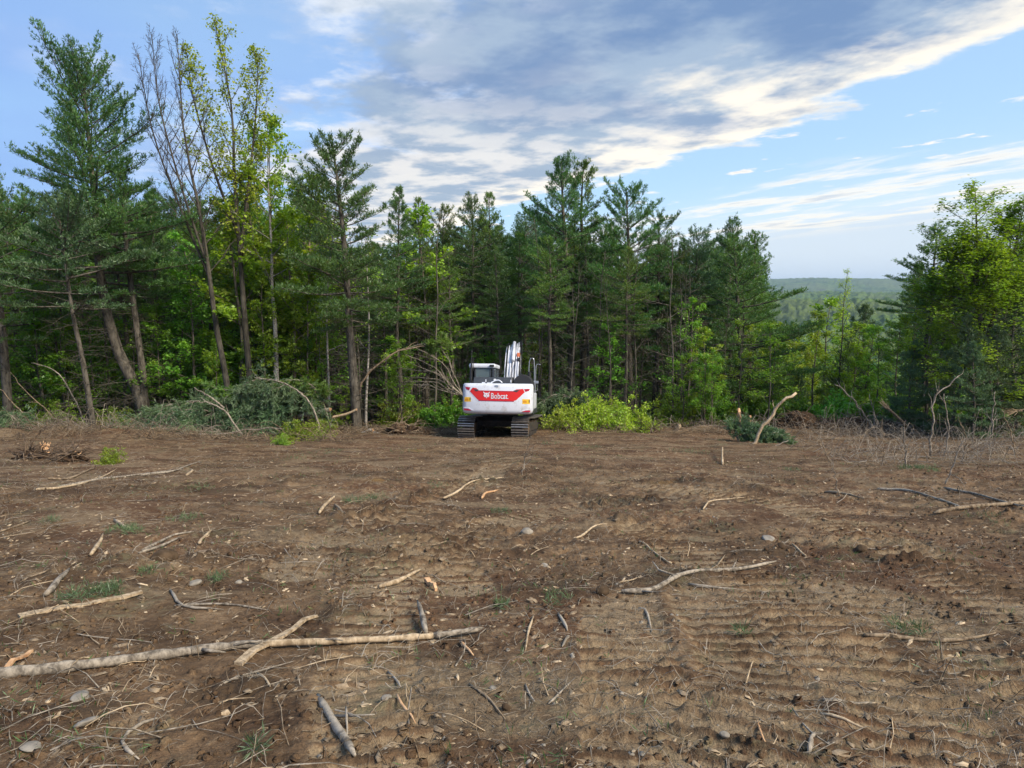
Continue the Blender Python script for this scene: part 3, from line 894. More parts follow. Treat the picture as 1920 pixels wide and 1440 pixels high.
# --- right side
b, P = px_path([(1855, 770), (1848, 650), (1842, 560), (1838, 450), (1832, 350)], 26)
ex = [(np.array([P[2], P[2] + [.5, .2, 1.6], P[2] + [.95, .2, 3.6], P[2] + [1.15, .2, 5.2]]), 0.07, 0.2, 2.2),
      (np.array([P[2] + [0, 0, .4], P[2] + [-.6, -.2, 2.0], P[2] + [-1.0, -.2, 3.9]]), 0.06, 0.2, 2.0)]
plant('maple_tree', broadleaf(P, 0.13, 26, 42, 0.14, 3.2, 0.34, 'leaf_mid', 'pine_bark', size=0.11, per=4, leafden=0.9, extra=ex, flat=0.8, jit=0.12, sub=9), b,
      'big fresh green maple standing at the right edge of the clearing', 'tree', TREES)
place_pine(0, 1752, 425, 29, 'dark pine half hidden behind the left side of the big maple', wide=1.25)
place_pine(3, 1905, 400, 31, 'dark pine behind the right side of the big maple', wide=1.2)
PS = pine(straight(7, 8), 0.09, 0.05, 2.0, 51, dens=1.2, dead=0.4, shape=0.8, mat='needle_grey', per=6)
for px, yt, d, lab in [(1795, 590, 25.5, 'short bluish pine under the left boughs of the big maple'), (1880, 610, 24.5, 'short bluish pine under the maple, nearer the right edge'),
                       (1935, 560, 25, 'short bluish pine cut off by the right edge'), (1720, 640, 27, 'short bluish pine left of the maple, at the right end of the gap'),
                       (1840, 640, 23.8, 'lowest bluish pine in front of the maple trunk')]:
    place_pine(0, px, yt, d, lab, meshes=PS, h0=7, wide=1.0)
place_pine(0, 1645, 570, 42, 'young dark pine standing in the gap left of the maple', meshes=PS, h0=7, wide=0.9)
place_pine(0, 1612, 640, 38, 'smaller young pine low in the gap', meshes=PS, h0=7, wide=1.0)
LR = broadleaf(straight(10, 61, .12), 0.06, 62, 26, 0.15, 1.0, 0.55, 'leaf_yellow', 'dark_bark', size=0.07, per=3, leafden=0.6, shape=0.9)
def place_leaf(name, meshes, h0, px, ytop, depth, label, group=TREES, wide=1.0, rz=None, cat='tree'):
    top = pt(px, ytop, depth); gz = Hs(top[0], depth, False) - 0.1
    s_ = (top[2] - gz) / h0
    return plant(name, meshes, (top[0], depth, gz), label, cat, group, rnd.uniform(0, 6.28) if rz is None else rz, (s_ * wide, s_ * wide, s_))
place_leaf('larch_tree', LR, 10, 1589, 508, 36, 'thin spindly tree rising above the horizon in the gap')
BL1 = broadleaf(straight(9, 63, .2), 0.08, 64, 18, 0.22, 2.0, 0.6, 'leaf_spring', size=0.13, per=5, leafden=0.9)
BL2 = broadleaf(straight(8, 65, .2), 0.07, 66, 18, 0.18, 1.9, 0.45, 'leaf_green', size=0.12, per=5, leafden=0.9)
BL3 = broadleaf(straight(6, 67, .2), 0.04, 68, 13, 0.2, 1.4, 0.35, 'leaf_green', 'dark_bark', size=0.12, per=4, leafden=0.6, flat=0.75)
place_leaf('young_maple', BL1, 9, 1545, 565, 52, 'glowing yellow-green young maple low in the gap, left of the spindly tree', wide=1.3)
place_leaf('young_maple', BL1, 9, 1500, 615, 46, 'glowing yellow-green young maple at the foot of the last pine before the gap', wide=1.3)
place_leaf('young_maple', BL2, 8, 1575, 640, 40, 'darker green young maple under the spindly tree', wide=1.2)
place_leaf('young_maple', BL2, 8, 1690, 600, 30, 'light green young maple at the left foot of the big maple', wide=1.2)
place_leaf('young_maple', BL1, 9, 1760, 520, 27.5, 'light yellow-green maple tucked against the left of the big maple', wide=1.2)
place_leaf('young_maple', BL2, 8, 1450, 640, 32, 'green young maple under the long boughs of the last pine', wide=1.2)
place_leaf('young_maple', BL2, 8, 1295, 562, 31, 'bright green young maple standing in front of the dark pines, right of the excavator', wide=0.95)
place_leaf('maple_sapling', BL3, 6, 1393, 600, 30, 'thin sapling with sparse leaves in front of the last pine before the gap', wide=0.8)
place_leaf('maple_sapling', BL3, 6, 1452, 700, 31, 'leafy sapling behind the broken pole on the right', wide=1.2)
place_leaf('young_maple', BL1, 9, 485, 330, 31, 'bright yellow maple behind the pale trunked maple', wide=1.25)
place_leaf('young_maple', BL1, 9, 560, 335, 32, 'bright yellow maple left of the pointed pine', wide=1.1)
place_leaf('young_maple', BL1, 9, 440, 380, 29.2, 'yellow-green maple crown filling in below the tall slender maple', wide=1.2)
place_leaf('young_maple', BL1, 9, 535, 405, 29.6, 'yellow-green maple crown low beside the pale trunk', wide=1.15)
place_leaf('young_maple', BL2, 8, 350, 500, 29, 'green young maple between the forked pine and the bare tree', wide=1.1)
place_leaf('young_maple', BL2, 8, 60, 540, 28.5, 'green young maple behind the far left pine', wide=1.2)
place_leaf('young_maple', BL1, 9, 800, 400, 33.5, 'yellow-green maple showing between the first pine spires', wide=1.1)
place_leaf('young_maple', BL1, 9, 1470, 610, 34, 'front left one of the bright maples at the foot of the gap', wide=1.2)
place_leaf('young_maple', BL1, 9, 1535, 590, 37, 'front middle one of the bright maples at the foot of the gap', wide=1.2)
place_leaf('young_maple', BL1, 9, 1612, 610, 36, 'front right one of the bright maples at the foot of the gap', wide=1.1)
place_leaf('young_maple', BL2, 8, 1150, 600, 31, 'green young maple in the shade behind the yellow-green heap', wide=1.2)
place_leaf('young_maple', BL2, 8, 505, 225, 31.5, 'airy green maple peeking above the pale trunked maple', wide=0.55)

# --- woods behind the front row: real trees, each one a thing; look-alikes in a group
DEEP_P = 'dark pine deep in the shaded woods behind the front row of trees'
DEEP_L = 'leafy understory tree glowing green inside the woods behind the front trees'
g5 = np.random.default_rng(5)
def where(px):
    for lim, s_ in ((60, 'at the left edge of the photo'), (300, 'near the forked pine on the left'), (480, 'near the bare tree and tall maple'), (620, 'near the pale trunked maple'),
                    (760, 'near the pointed pine'), (860, 'left of the excavator'), (1010, 'straight beyond the excavator'), (1130, 'near the tallest twin pines'),
                    (1260, 'near the broad shouldered pine'), (1340, 'near the blue-green pine'), (1480, 'near the last pine before the gap'), (1730, 'in the gap'), (1850, 'left of the big maple')):
        if px < lim: return s_
    return 'at the right edge of the woods'
HUE = ['dark green', 'yellow-green', 'blue-green', 'full dark green', 'narrow yellow-green', 'low-branched dark', 'low-branched yellow-green']
n_deep = 0
for row, (d0, step) in enumerate([(33, 80), (38, 62), (43, 56), (49, 52), (56, 50), (64, 48), (75, 46)]):
    px = -260 + g5.uniform(0, 60)
    while px < 2200:
        d = d0 + g5.uniform(-2.2, 2.2)
        yt = 455 + 25 * math.sin(px / 90.0) + g5.uniform(-25, 30)
        if px < 620: yt = 400 + g5.uniform(-45, 45)
        gap = 1425 < px < 1725
        if gap: yt = g5.uniform(690, 760)
        if px > 1725: yt = g5.uniform(460, 540)
        if not (gap and (d0 > 40 or g5.random() < 0.5)) and not (row == 0 and 1290 < px < 1430):
            k = int(g5.integers(0, 5)) if row < 2 or g5.random() < .3 else int(g5.integers(5, 7))
            if gap: place_pine(0, px, yt, d, 'small pine low among the trees at the foot of the gap', 'small pines in the gap', meshes=PS, h0=7)
            elif 930 < px < 1130 and row > 2 and g5.random() < 0.6: pass
            else:
                place_pine(k, px, yt, d, '%s pine %s woods, %s' % (HUE[k], ('just inside the', 'inside the', 'inside the', 'deep in the', 'deep in the', 'far back in the', 'far back in the')[row], where(px)), 'pines deep in the woods', wide=g5.uniform(0.9, 1.2)); n_deep += 1
        px += step * g5.uniform(0.7, 1.3)
for k in range(96):
    px = g5.uniform(-120, 700) if k < 60 else g5.uniform(700, 1980)
    d = g5.uniform(28.5, 40) if k % 3 else g5.uniform(27.5, 31)
    if abs(px - 930) < 110: d = max(d, 34)
    yt = g5.uniform(430, 690) if px < 620 else g5.uniform(600, 740)
    me_, h0 = ((BL2, 8), (BL3, 6), (BL1, 9))[int(g5.choice([0, 1, 1, 2]))]
    place_leaf('understory_tree', me_, h0, px, yt, d, '%s understory tree %s woods, %s' % ('yellow-green' if h0 == 9 else ('fresh green' if h0 == 8 else 'sparse green'), 'fronting' if d < 31 else 'inside', where(px)), 'leafy trees inside the woods', wide=g5.uniform(0.9, 1.3))
TS = broadleaf(straight(8, 81, .25), 0.045, 82, 22, 0.12, 1.3, 0.45, bare=True, barkm='dark_bark', sub=7)
TS2 = broadleaf(straight(8, 83, .3), 0.04, 84, 16, 0.15, 1.5, 0.25, bare=True, barkm='pine_bark', sub=8)
for k in range(70):
    px = g5.uniform(-100, 1420); d = g5.uniform(29, 41); x_ = pt(px, 600, d)[0]
    if abs(px - 940) < 90: d = max(d, 32)
    plant('bare_sapling', TS if k % 2 else TS2, (x_, d, Hs(x_, d, False) - .1), '%s leafless sapling %s woods, %s' % ('thin' if k % 2 else 'wide-twigged', 'fronting' if d < 33 else 'inside', where(px)), 'tree', 'leafless saplings in the woods', g5.uniform(0, 6.28), g5.uniform(.7, 1.2))
# valley trees below the gap, 60-120 m off
for k in range(34):
    px = g5.uniform(1400, 1760); d = g5.uniform(62, 120)
    me_, h0 = ((BL1, 9), (BL2, 8))[k % 2]
    x_ = pt(px, 600, d)[0]
    plant('valley_tree', me_, (x_, d, Hs(x_, d, False) - .2), 'light green tree on the valley slope below the gap', 'tree', 'trees on the valley slope', g5.uniform(0, 6.28), g5.uniform(1.0, 1.5))

# ------------------------------------------------------------------ low leafy growth at the edge of the woods
def shrub_meshes(seed, h, w, leafm, n=26, size=0.06, per=5, barkm='brown_stick', den=1.0, wild=False):
    g_ = np.random.default_rng(seed); wood = MB(); C = []
    for k in range(n):
        az = g_.uniform(0, 6.28); rr = w * g_.uniform(0, 1) ** 0.6
        e = np.array([math.cos(az) * rr, math.sin(az) * rr * 0.7, h * g_.uniform(0.45, 1.0) * (1 - 0.45 * rr / w)])
        if wild: e *= g_.uniform(0.6, 1.25); e[2] = h * g_.uniform(0.15, 1.1) ** 1.4 * (1 - 0.4 * rr / w) + .1
        b0 = np.array([math.cos(az) * rr * .35, math.sin(az) * rr * .3, -0.05]); m_ = (b0 + e) / 2 + g_.normal(0, .12, 3) * h + [0, 0, .1 * h]
        SP = smooth_path([b0, m_, e], 6); wood.tube(SP, np.linspace(0.012, 0.004, 6), 4, cap=False)
        p_ = Path(SP)
        for j in range(7):
            s_ = g_.uniform(0.25, 1); q0 = p_.at(s_); q1 = q0 + nrm(g_.normal(0, 1, 3) + [0, 0, .4]) * h * 0.22
            wood.tube([q0, q1], [0.005, 0.002], 3, cap=False)
            C.append(q0 + (q1 - q0) * g_.uniform(0.1, 1.1, (int(6 * den), 1)))
    return wood.mesh('stem', M[barkm], True), leaves_mesh('leaves', np.vstack(C), M[leafm], per, size, 0.05, 0.45)


def shrub(name, ms, loc, label, cat, group=None, rz=0, sc=1.0):
    e = empty(name, loc, (0, 0, rz)); e.scale = (sc, sc, sc) if not hasattr(sc, '__len__') else sc
    tag(e, label, cat, group); link('stem', ms[0], e); link('leaves', ms[1], e); return e


SH1 = shrub_meshes(71, 1.3, 1.0, 'leaf_green', 24, 0.085, 4)
SH2 = shrub_meshes(72, 1.0, 1.2, 'leaf_spring', 34, 0.065, 4, den=.8, wild=True)
SH3 = shrub_meshes(73, 1.15, 1.25, 'leaf_yellow', 62, 0.065, 4, den=0.8, wild=True)
for k in range(46):
    px = -40 + k * 43 + g5.uniform(-15, 15); d = g5.uniform(28.8, 31.5)
    if px < 700 and k % 3: continue
    if px < 240: d = g5.uniform(27.5, 29)
    x_ = pt(px, 700, d)[0]
    shrub('woodland_shrub', SH1 if k % 3 else SH2, (x_, d, Hs(x_, d, False)), '%s shrub at the foot of the woods, %s' % ('leafy green' if k % 3 else 'yellow-green', where(px)), 'shrub', 'shrubs along the foot of the woods', g5.uniform(0, 6), g5.uniform(0.8, 1.5))

# the bright yellow-green heap right of the excavator
for (px, py, s_, lab) in [(1060, 806, 0.95, 'yellow-green leafy branch heap close beside the excavator track'), (1110, 803, 1.2, 'tallest part of the yellow-green leafy heap right of the excavator'),
                          (1158, 802, 1.15, 'yellow-green leafy branches in the middle right of the heap by the excavator'), (1205, 801, 0.8, 'low right end of the yellow-green leafy heap by the excavator')]:
    p = gp(px, py)
    shrub('leafy_brush', SH3, (p[0], p[1], Hs(p[0], p[1]) - .1), lab, 'brush', 'yellow-green brush heap', px * 0.7, (s_ * 1.1, s_ * 0.8, s_ * 1.05))
for (px, py, s_, lab) in [(565, 826, 0.75, 'light green leafy vines growing over the right end of the brush pile'), (602, 818, 0.7, 'light green leafy vines beside the log by the brush pile'),
                          (530, 835, 0.4, 'low green leafy tuft in front of the brush pile'), (205, 868, 0.42, 'small bright green leafy sprig among the twigs on the left')]:
    p = gp(px, py)
    shrub('leafy_plant', SH2, (p[0], p[1], p[2] - .05), lab, 'plant', None, px * 0.3, s_)

# ------------------------------------------------------------------ excavator
def paint(name, col, rough=0.32, dirt=((0.16, 0.11, 0.075), 0.35)):
    return simple(name, col, rough, 0.0, 0.04, 3.0, 0.0, 0.5, dirt)


M['white'] = paint('white_paint', (0.66, 0.68, 0.73), 0.38, ((0.27, 0.22, 0.165), 0.6))
M['red'] = simple('red_decal', (0.62, 0.018, 0.014), 0.3)
M['darkred'] = simple('red_reflector', (0.38, 0.01, 0.03), 0.25)
M['charcoal'] = simple('charcoal_paint', (0.045, 0.05, 0.058), 0.45, 0, 0.3, 5)
M['black'] = simple('black_rubber', (0.012, 0.012, 0.013), 0.6)
M['yellow'] = simple('yellow_decal', (0.78, 0.46, 0.02), 0.4)
M['steel'] = simple('worn_steel', (0.40, 0.37, 0.33), 0.42, 0.7, 0.4, 9, 0.003, None, ((0.13, 0.09, 0.06), 0.8))
M['grime'] = simple('muddy_steel', (0.055, 0.047, 0.040), 0.8, 0.2, 0.5, 6, 0.006, None, ((0.14, 0.095, 0.06), 0.8))
M['mud'] = simple('caked_mud', (0.20, 0.14, 0.09), 0.95, 0, 0.5, 9, 0.02, 0.1)
M['chrome'] = simple('polished_rod', (0.6, 0.6, 0.6), 0.15, 1.0)
M['lamp'] = simple('lamp_lens', (0.7, 0.7, 0.68), 0.15)
M['orange'] = simple('orange_part', (0.62, 0.16, 0.06), 0.5)
M['silver'] = simple('silver_handrail', (0.45, 0.46, 0.48), 0.35, 0.7)
gm, gnt, gb = new_mat('tinted_glass')
gb.inputs['Base Color'].default_value = (0.20, 0.26, 0.27, 1); gb.inputs['Roughness'].default_value = 0.06
gb.inputs['Transmission Weight'].default_value = 0.55; gb.inputs['IOR'].default_value = 1.3
M['glass'] = gm

EX = pt(942, 700, 25.9); ex_z = Hs(EX[0], 25.9, False) - 0.05
root = empty('excavator', (EX[0], 25.9, ex_z), (-math.atan(0.145), 0, R(-5)))
root.scale = (1, 1, 1.05)
tag(root, 'white crawler excavator seen from behind, parked at the edge of the woods', 'excavator')
UY = R(-6)     # extra turn of the tracks under the house


def upart(mb, name, mat, smooth=False, bevel=0.0, parent=None):
    o = mb.build(name, mat, parent or root, smooth, bevel)
    if parent is None: o.rotation_euler = (0, 0, UY)
    return o


# tracks: closed loop of shoes round the frame
TL, TH, GX = 3.45, 0.80, 0.96
def loop_pt(s):
    """s metres along the track loop (y,z,angle); loop of two half circles r and straights"""
    r = TH / 2 - 0.04; st = TL - 2 * r; per = 2 * st + 2 * math.pi * r; s = s % per
    if s < st: return (-st / 2 + s, 0.04, 0.0)
    s -= st
    if s < math.pi * r: a = s / r; return (st / 2 + r * math.sin(a), 0.04 + r - r * math.cos(a), a)
    s -= math.pi * r
    if s < st: return (st / 2 - s, 0.04 + 2 * r - 0.03 * math.sin(math.pi * s / st) , math.pi)
    s -= st; a = s / r
    return (-st / 2 - r * math.sin(a), 0.04 + r + r * math.cos(a), math.pi + a)
r_ = TH / 2 - 0.04; PER = 2 * (TL - 2 * r_) + 2 * math.pi * r_
NS = 46
sm = MB(); sm.box(-0.30, 0.30, -0.072, 0.072, -0.012, 0.012)
for yy in (-0.041, 0.041):
    sm.box(-0.30, 0.30, yy - 0.013, yy + 0.013, -0.045, -0.0125); sm.mi[-6:] = [1] * 6
shoe_me = sm.mesh('track_shoe', [M['grime'], M['steel']])
for sx in (-1, 1):
    fr = MB()
    poly = [(-1.35, 0.28), (1.35, 0.28), (1.42, 0.40), (1.30, 0.52), (0.9, 0.60), (-0.9, 0.60), (-1.30, 0.52), (-1.42, 0.40)]
    fr.prism(poly, 'x', sx * GX - 0.17, sx * GX + 0.17)
    tr = upart(fr, 'track', M['grime'], bevel=0.02)
    for k in range(NS):
        y_, z_, a_ = loop_pt(k * PER / NS)
        o = link('track_shoe', shoe_me, tr); o.location = (sx * GX, y_, z_); o.rotation_euler = (a_, 0, 0)
    for yc in (-1.33, 1.33):          # sprocket and idler
        w = MB(); n = 22; ring = []
        for i in range(n * 2):
            a_ = i * math.pi / n; rr = 0.33 if (i % 2 == 0 or yc > 0) else 0.285
            ring.append((yc + rr * math.cos(a_), 0.40 + rr * math.sin(a_)))
        w.prism(ring, 'x', sx * GX - 0.06, sx * GX + 0.06)
        w.build('sprocket' if yc < 0 else 'idler_wheel', M['grime'], tr); w = MB()
    w = MB()
    w.tube([(sx * GX - .2, -1.33, .40), (sx * GX + .24, -1.33, .40)], [0.17, 0.17], 16)
    w.build('final_drive', M['mud'], tr)
    for k in range(7):
        w = MB(); yc = -1.0 + k * 0.333; w.tube([(sx * GX - .2, yc, .17), (sx * GX + .2, yc, .17)], [0.10, 0.10], 12); w.build('roller', M['grime'], tr)
    for yc in (-.5, .5):
        w = MB(); w.tube([(sx * GX - .15, yc, .68), (sx * GX + .15, yc, .68)], [0.06, 0.06], 10); w.build('roller', M['grime'], tr)
cb_ = MB(); cb_.prism([(-0.62, 0.42), (0.62, 0.42), (0.75, 0.62), (0.4, 0.78), (-0.4, 0.78), (-0.75, 0.62)], 'x', -0.80, 0.80)
upart(cb_, 'undercarriage', M['grime'], bevel=0.03)
tt_ = MB(); tt_.tube([(0, 0, .775), (0, 0, .90)], [0.58, 0.58], 32)
tt_.build('turntable', M['black'], root)
dk = MB(); dk.prism([(-1.22, -1.55), (1.22, -1.55), (1.22, 1.15), (0.95, 1.35), (-0.95, 1.35), (-1.22, 1.15)], 'z', 0.90, 1.04)
dk.build('deck', M['charcoal'], root, bevel=0.02)

# counterweight: curved rear
CW_X, CW0, CW1, CWN = 1.22, 0.90, 1.90, 30
def rear(x): return -2.14 + 0.16 * abs(x / CW_X) ** 2.4
out_ = []
for i in range(CWN + 1):
    x_ = -CW_X + 0.10 + (2 * CW_X - 0.20) * i / CWN; out_.append((x_, rear(x_)))
out_ = [(-CW_X, rear(CW_X) + 0.12)] + out_ + [(CW_X, rear(CW_X) + 0.12)] + [(CW_X, -1.42), (-CW_X, -1.42)]
cw = MB()
lv = [(CW0, 0.93, 0.10), (CW0 + 0.06, 0.985, 0.03), (CW0 + 0.14, 1.0, 0.0), (CW1 - 0.12, 1.0, 0.0), (CW1 - 0.04, 0.99, 0.025), (CW1, 0.965, 0.075)]
n = len(out_); Vv = []
for (z_, sx_, dy) in lv:
    for (x_, y_) in out_: Vv.append((x_ * sx_, y_ + (dy if y_ < -1.5 else 0), z_))
Ff = [tuple(range(n - 1, -1, -1)), tuple(range((len(lv) - 1) * n, len(lv) * n))]
for l_ in range(len(lv) - 1):
    for i in range(n): j = (i + 1) % n; Ff.append((l_ * n + i, l_ * n + j, (l_ + 1) * n + j, (l_ + 1) * n + i))
cw.add(Vv, Ff)
cwo = cw.build('counterweight', M['white'], root)
cwo.data.polygons.foreach_set('use_smooth', [len(p.vertices) == 4 for p in cwo.data.polygons])

ZX = lambda zx: (zx - 727) / 351.0
ZZ = lambda zy: (1316 - zy) / 351.0


def strip(name, top, bot, off, mat, nx=24, parent=None, thick=0.012):
    """plate that follows the curved rear: top / bot are polylines (x,z)"""
    top = sorted((ZX(a), ZZ(b)) for a, b in top); bot = sorted((ZX(a), ZZ(b)) for a, b in bot)
    x0, x1 = max(top[0][0], bot[0][0]), min(top[-1][0], bot[-1][0])
    xs = np.unique(np.concatenate([np.linspace(x0, x1, nx), [p_[0] for p_ in top + bot if x0 <= p_[0] <= x1]]))
    tz = np.interp(xs, [p_[0] for p_ in top], [p_[1] for p_ in top]); bz = np.interp(xs, [p_[0] for p_ in bot], [p_[1] for p_ in bot])
    mb = MB(); V_ = []; F_ = []
    for x_, a_, b_ in zip(xs, tz, bz):
        y_ = rear(x_) - off; V_ += [(x_, y_, b_), (x_, y_, a_), (x_, y_ + thick, b_), (x_, y_ + thick, a_)]
    for i in range(len(xs) - 1):
        k = i * 4; F_ += [(k, k + 4, k + 5, k + 1), (k + 1, k + 5, k + 7, k + 3), (k, k + 2, k + 6, k + 4)]
    m_ = (len(xs) - 1) * 4; F_ += [(0, 1, 3, 2), (m_, m_ + 2, m_ + 3, m_ + 1)]
    mb.add(V_, F_); return mb.build(name, mat, parent or cwo)


# crease line, badge border and badge
strip('badge_border', [(385, 742), (428, 692), (480, 698), (512, 722), (925, 726), (955, 706), (1045, 700), (1070, 748)],
      [(385, 742), (488, 852), (928, 860), (970, 850), (1070, 748)], 0.004, M['white'])
strip('red_badge', [(395, 742), (430, 700), (475, 706), (508, 731), (928, 735), (958, 715), (1040, 709), (1060, 746)],
      [(395, 742), (495, 838), (505, 842), (922, 849), (960, 838), (1060, 746)], 0.010, M['red'])
strip('badge_upper_line', [(505, 740), (930, 743)], [(505, 732), (930, 735)], 0.014, M['darkred'], 12)  # dark red line along the top edge of the badge
strip('badge_lower_line', [(498, 841), (940, 846)], [(505, 850), (932, 855)], 0.014, M['darkred'], 12)
strip('recess_shade', [(440, 716), (500, 722)], [(440, 718), (470, 745), (500, 738)], 0.014, M['charcoal'], 6)  # flat dark plates, painted in for the shade inside the hand recesses
strip('recess_shade', [(928, 728), (1000, 716)], [(928, 740), (965, 748), (1000, 720)], 0.014, M['charcoal'], 6)
strip('tail_reflector', [(335, 690), (400, 698)], [(335, 692), (350, 720), (385, 732), (400, 700)], 0.008, M['darkred'], 5)
strip('tail_reflector', [(1052, 710), (1122, 706)], [(1052, 712), (1068, 742), (1110, 730), (1122, 708)], 0.008, M['darkred'], 5)
strip('tail_reflector', [(322, 942), (372, 944), (408, 956)], [(322, 962), (408, 965)], 0.008, M['darkred'], 5)
strip('tail_reflector', [(1030, 965), (1075, 956), (1128, 954)], [(1030, 972), (1128, 974)], 0.008, M['darkred'], 5)
# moulded step at the lower corners
for (a_, b_) in (((318, 925), (440, 962)), ((1140, 938), (1010, 970))):
    strip('corner_moulding', [(a_[0], a_[1]), ((a_[0] + b_[0]) / 2, a_[1] + 4), (b_[0], b_[1])], [(a_[0], a_[1] + 10), ((a_[0] + b_[0]) / 2, a_[1] + 14), (b_[0], b_[1] + 6)], 0.008, M['white'], 6)
for (x0, x1, y0, y1) in ((328, 408, 810, 862), (1033, 1123, 826, 880)):
    d_ = strip('warning_decal', [(x0, y0), (x1, y0)], [(x0, y1), (x1, y1)], 0.006, M['yellow'], 4)
    strip('decal_print', [(x1 - 14, y0 + 8), (x1 - 3, y0 + 6)], [(x1 - 14, y1 - 16), (x1 - 3, y1 - 14)], 0.010, M['black'], 3, d_)
    strip('decal_print', [(x0 + 8, y0 + 20), (x0 + 30, y0 + 12), (x0 + 52, y0 + 20)], [(x0 + 8, y0 + 40), (x0 + 52, y0 + 40)], 0.010, simple('decal_orange', (0.55, 0.22, 0.01), 0.5), 3, d_)
strip('lock_plate', [(697, 672), (718, 667), (742, 672)], [(697, 692), (742, 692)], 0.006, M['silver'], 5)


def wrap_mesh(me_, off):
    for v_ in me_.vertices:
        x_, z_ = v_.co.x, v_.co.y
        v_.co = (x_, rear(x_) - off - v_.co.z, z_)


def text_mesh(body, h, w, cx, cz, off, bold=0.0):
    cu = bpy.data.curves.new('lettering', 'FONT'); cu.body = body; cu.size = 1.0; cu.offset = bold; cu.extrude = 0.003
    cu.resolution_u = 3
    o = bpy.data.objects.new('tmp', cu); COL.objects.link(o)
    dg = bpy.context.evaluated_depsgraph_get()
    me_ = bpy.data.meshes.new_from_object(o.evaluated_get(dg)); bpy.data.objects.remove(o)
    co = np.array([v_.co[:] for v_ in me_.vertices]); lo, hi = co.min(0), co.max(0)
    for v_ in me_.vertices:
        v_.co.x = cx + ((v_.co.x - lo[0]) / (hi[0] - lo[0]) - 0.5) * w
        v_.co.y = cz + ((v_.co.y - lo[1]) / (hi[1] - lo[1]) - 0.5) * h
    wrap_mesh(me_, off); return me_


me_ = text_mesh('Bobcat', 0.19, 0.57, ZX(757), ZZ(793), 0.016, 0.014)
me_.materials.clear(); me_.materials.append(M['white'])
lt = link('lettering', me_, cwo)
me_ = text_mesh('.', 0.02, 0.02, ZX(862), ZZ(820), 0.016, 0.02); me_.materials.clear(); me_.materials.append(M['white'])
link('trademark_dot', me_, cwo)
# cat head emblem, drawn as a plate with cut-in features
hx, hz, hs = ZX(602), ZZ(783), 0.115
half = [(0, 0.62), (0.30, 0.60), (0.52, 0.66), (0.98, 1.02), (0.93, 0.62), (0.66, 0.30), (0.72, 0.14), (1.0, -0.02), (0.72, -0.06), (0.98, -0.32), (0.66, -0.32),
        (0.80, -0.62), (0.50, -0.52), (0.30, -0.62), (0.18, -0.48), (0, -0.50)]
poly = half + [(-a_, b_) for a_, b_ in half[-2:0:-1]]
mb = MB(); V_ = [(hx + a_ * hs, rear(hx) - 0.016, hz + b_ * hs) for a_, b_ in poly]; V_ += [(a_, b_ + 0.01, c_) for a_, b_, c_ in V_]
n = len(poly); mb.add(V_, [tuple(range(n)), tuple(range(2 * n - 1, n - 1, -1))] + [(i, (i + 1) % n, (i + 1) % n + n, i + n) for i in range(n)])
hd = mb.build('cat_head_emblem', M['white'], cwo)
mb = MB()
for s_ in (-1, 1):
    for pl_ in ([(0.12, 0.14), (0.46, 0.36), (0.50, 0.20), (0.22, 0.02)], [(0.30, 0.52), (0.60, 0.72), (0.52, 0.50)], [(0.06, -0.10), (0.24, -0.22), (0.22, -0.34), (0.05, -0.30)]):
        mb.add([(hx + s_ * a_ * hs, rear(hx) - 0.0175, hz + b_ * hs) for a_, b_ in pl_], [(0, 1, 2, 3)[:len(pl_)] if s_ > 0 else (0, 1, 2, 3)[:len(pl_)][::-1]])
mb.build('emblem_feature', M['red'], hd)
mb = MB(); mb.tube([(hx, rear(hx) - 0.017, hz - 0.76 * hs), (hx, rear(hx) - 0.006, hz - 0.76 * hs)], [0.16 * hs, 0.16 * hs], 10); mb.build('emblem_chin', M['white'], hd)

# house, hood, cab
hb = MB(); hb.box(0.30, 1.20, -1.40, 0.95, 1.045, 1.60)
hb.build('side_housing', M['white'], root, bevel=0.04)
hb = MB(); hb.box(-1.19, 0.285, -1.40, -0.62, 1.045, 1.72)
hb.build('engine_cover', M['charcoal'], root, bevel=0.04)
hd_ = MB(); hd_.prism([(-1.36, 1.93), (-1.28, 2.11), (-0.70, 2.13), (-0.62, 2.04), (-0.62, 1.735), (-1.36, 1.735)], 'x', -0.93, 0.45)
hood = hd_.build('hood', M['charcoal'], root, bevel=0.03)
lg = MB(); lg.box(-0.20, -0.12, -1.39, -1.368, 2.00, 2.06); lg.build('hood_latch', M['lamp'], hood, bevel=0.006)
tk = MB()
arc = [(0.48, 1.70)] + [(0.83 + 0.35 * math.cos(a_) * (1.0), 1.90 + 0.32 * math.sin(a_)) for a_ in np.linspace(math.pi, 0, 12)] + [(1.19, 1.70)]
tk.prism(arc, 'y', -1.30, -0.45); tk.build('air_box', M['black'], root, bevel=0.03)

CABX0, CABX1, CY0, CY1, CZ0, CZ1 = -1.18, -0.27, -0.55, 0.95, 1.05, 2.60
c_ = MB(); c_.box(CABX0, CABX1, CY0, CY1, CZ0, 1.75)
cab = c_.build('cab', M['charcoal'], root, bevel=0.03)
def bar(*b):
    q_ = MB(); q_.box(*b); q_.build('cab_pillar', M['charcoal'], cab, bevel=0.008)
for x_ in (CABX0 + .04, CABX1 - .04):
    for y_ in (CY0 + .04, 0.35, CY1 - .04): bar(x_ - .04, x_ + .04, y_ - .04, y_ + .04, 1.745, 2.49)
for x_ in (CABX0 + .20, CABX1 - .15): bar(x_ - .025, x_ + .025, CY0 + .01, CY0 + .05, 1.745, 2.49)
bar(CABX0 + .08, CABX1 - .08, CY0 + .012, CY0 + .052, 1.92, 2.00)
rf = MB(); rf.box(CABX0 - .03, CABX1 + .04, CY0 - .05, CY1 + .05, 2.45, 2.60); rf.build('cab_roof', M['white'], cab, bevel=0.06)
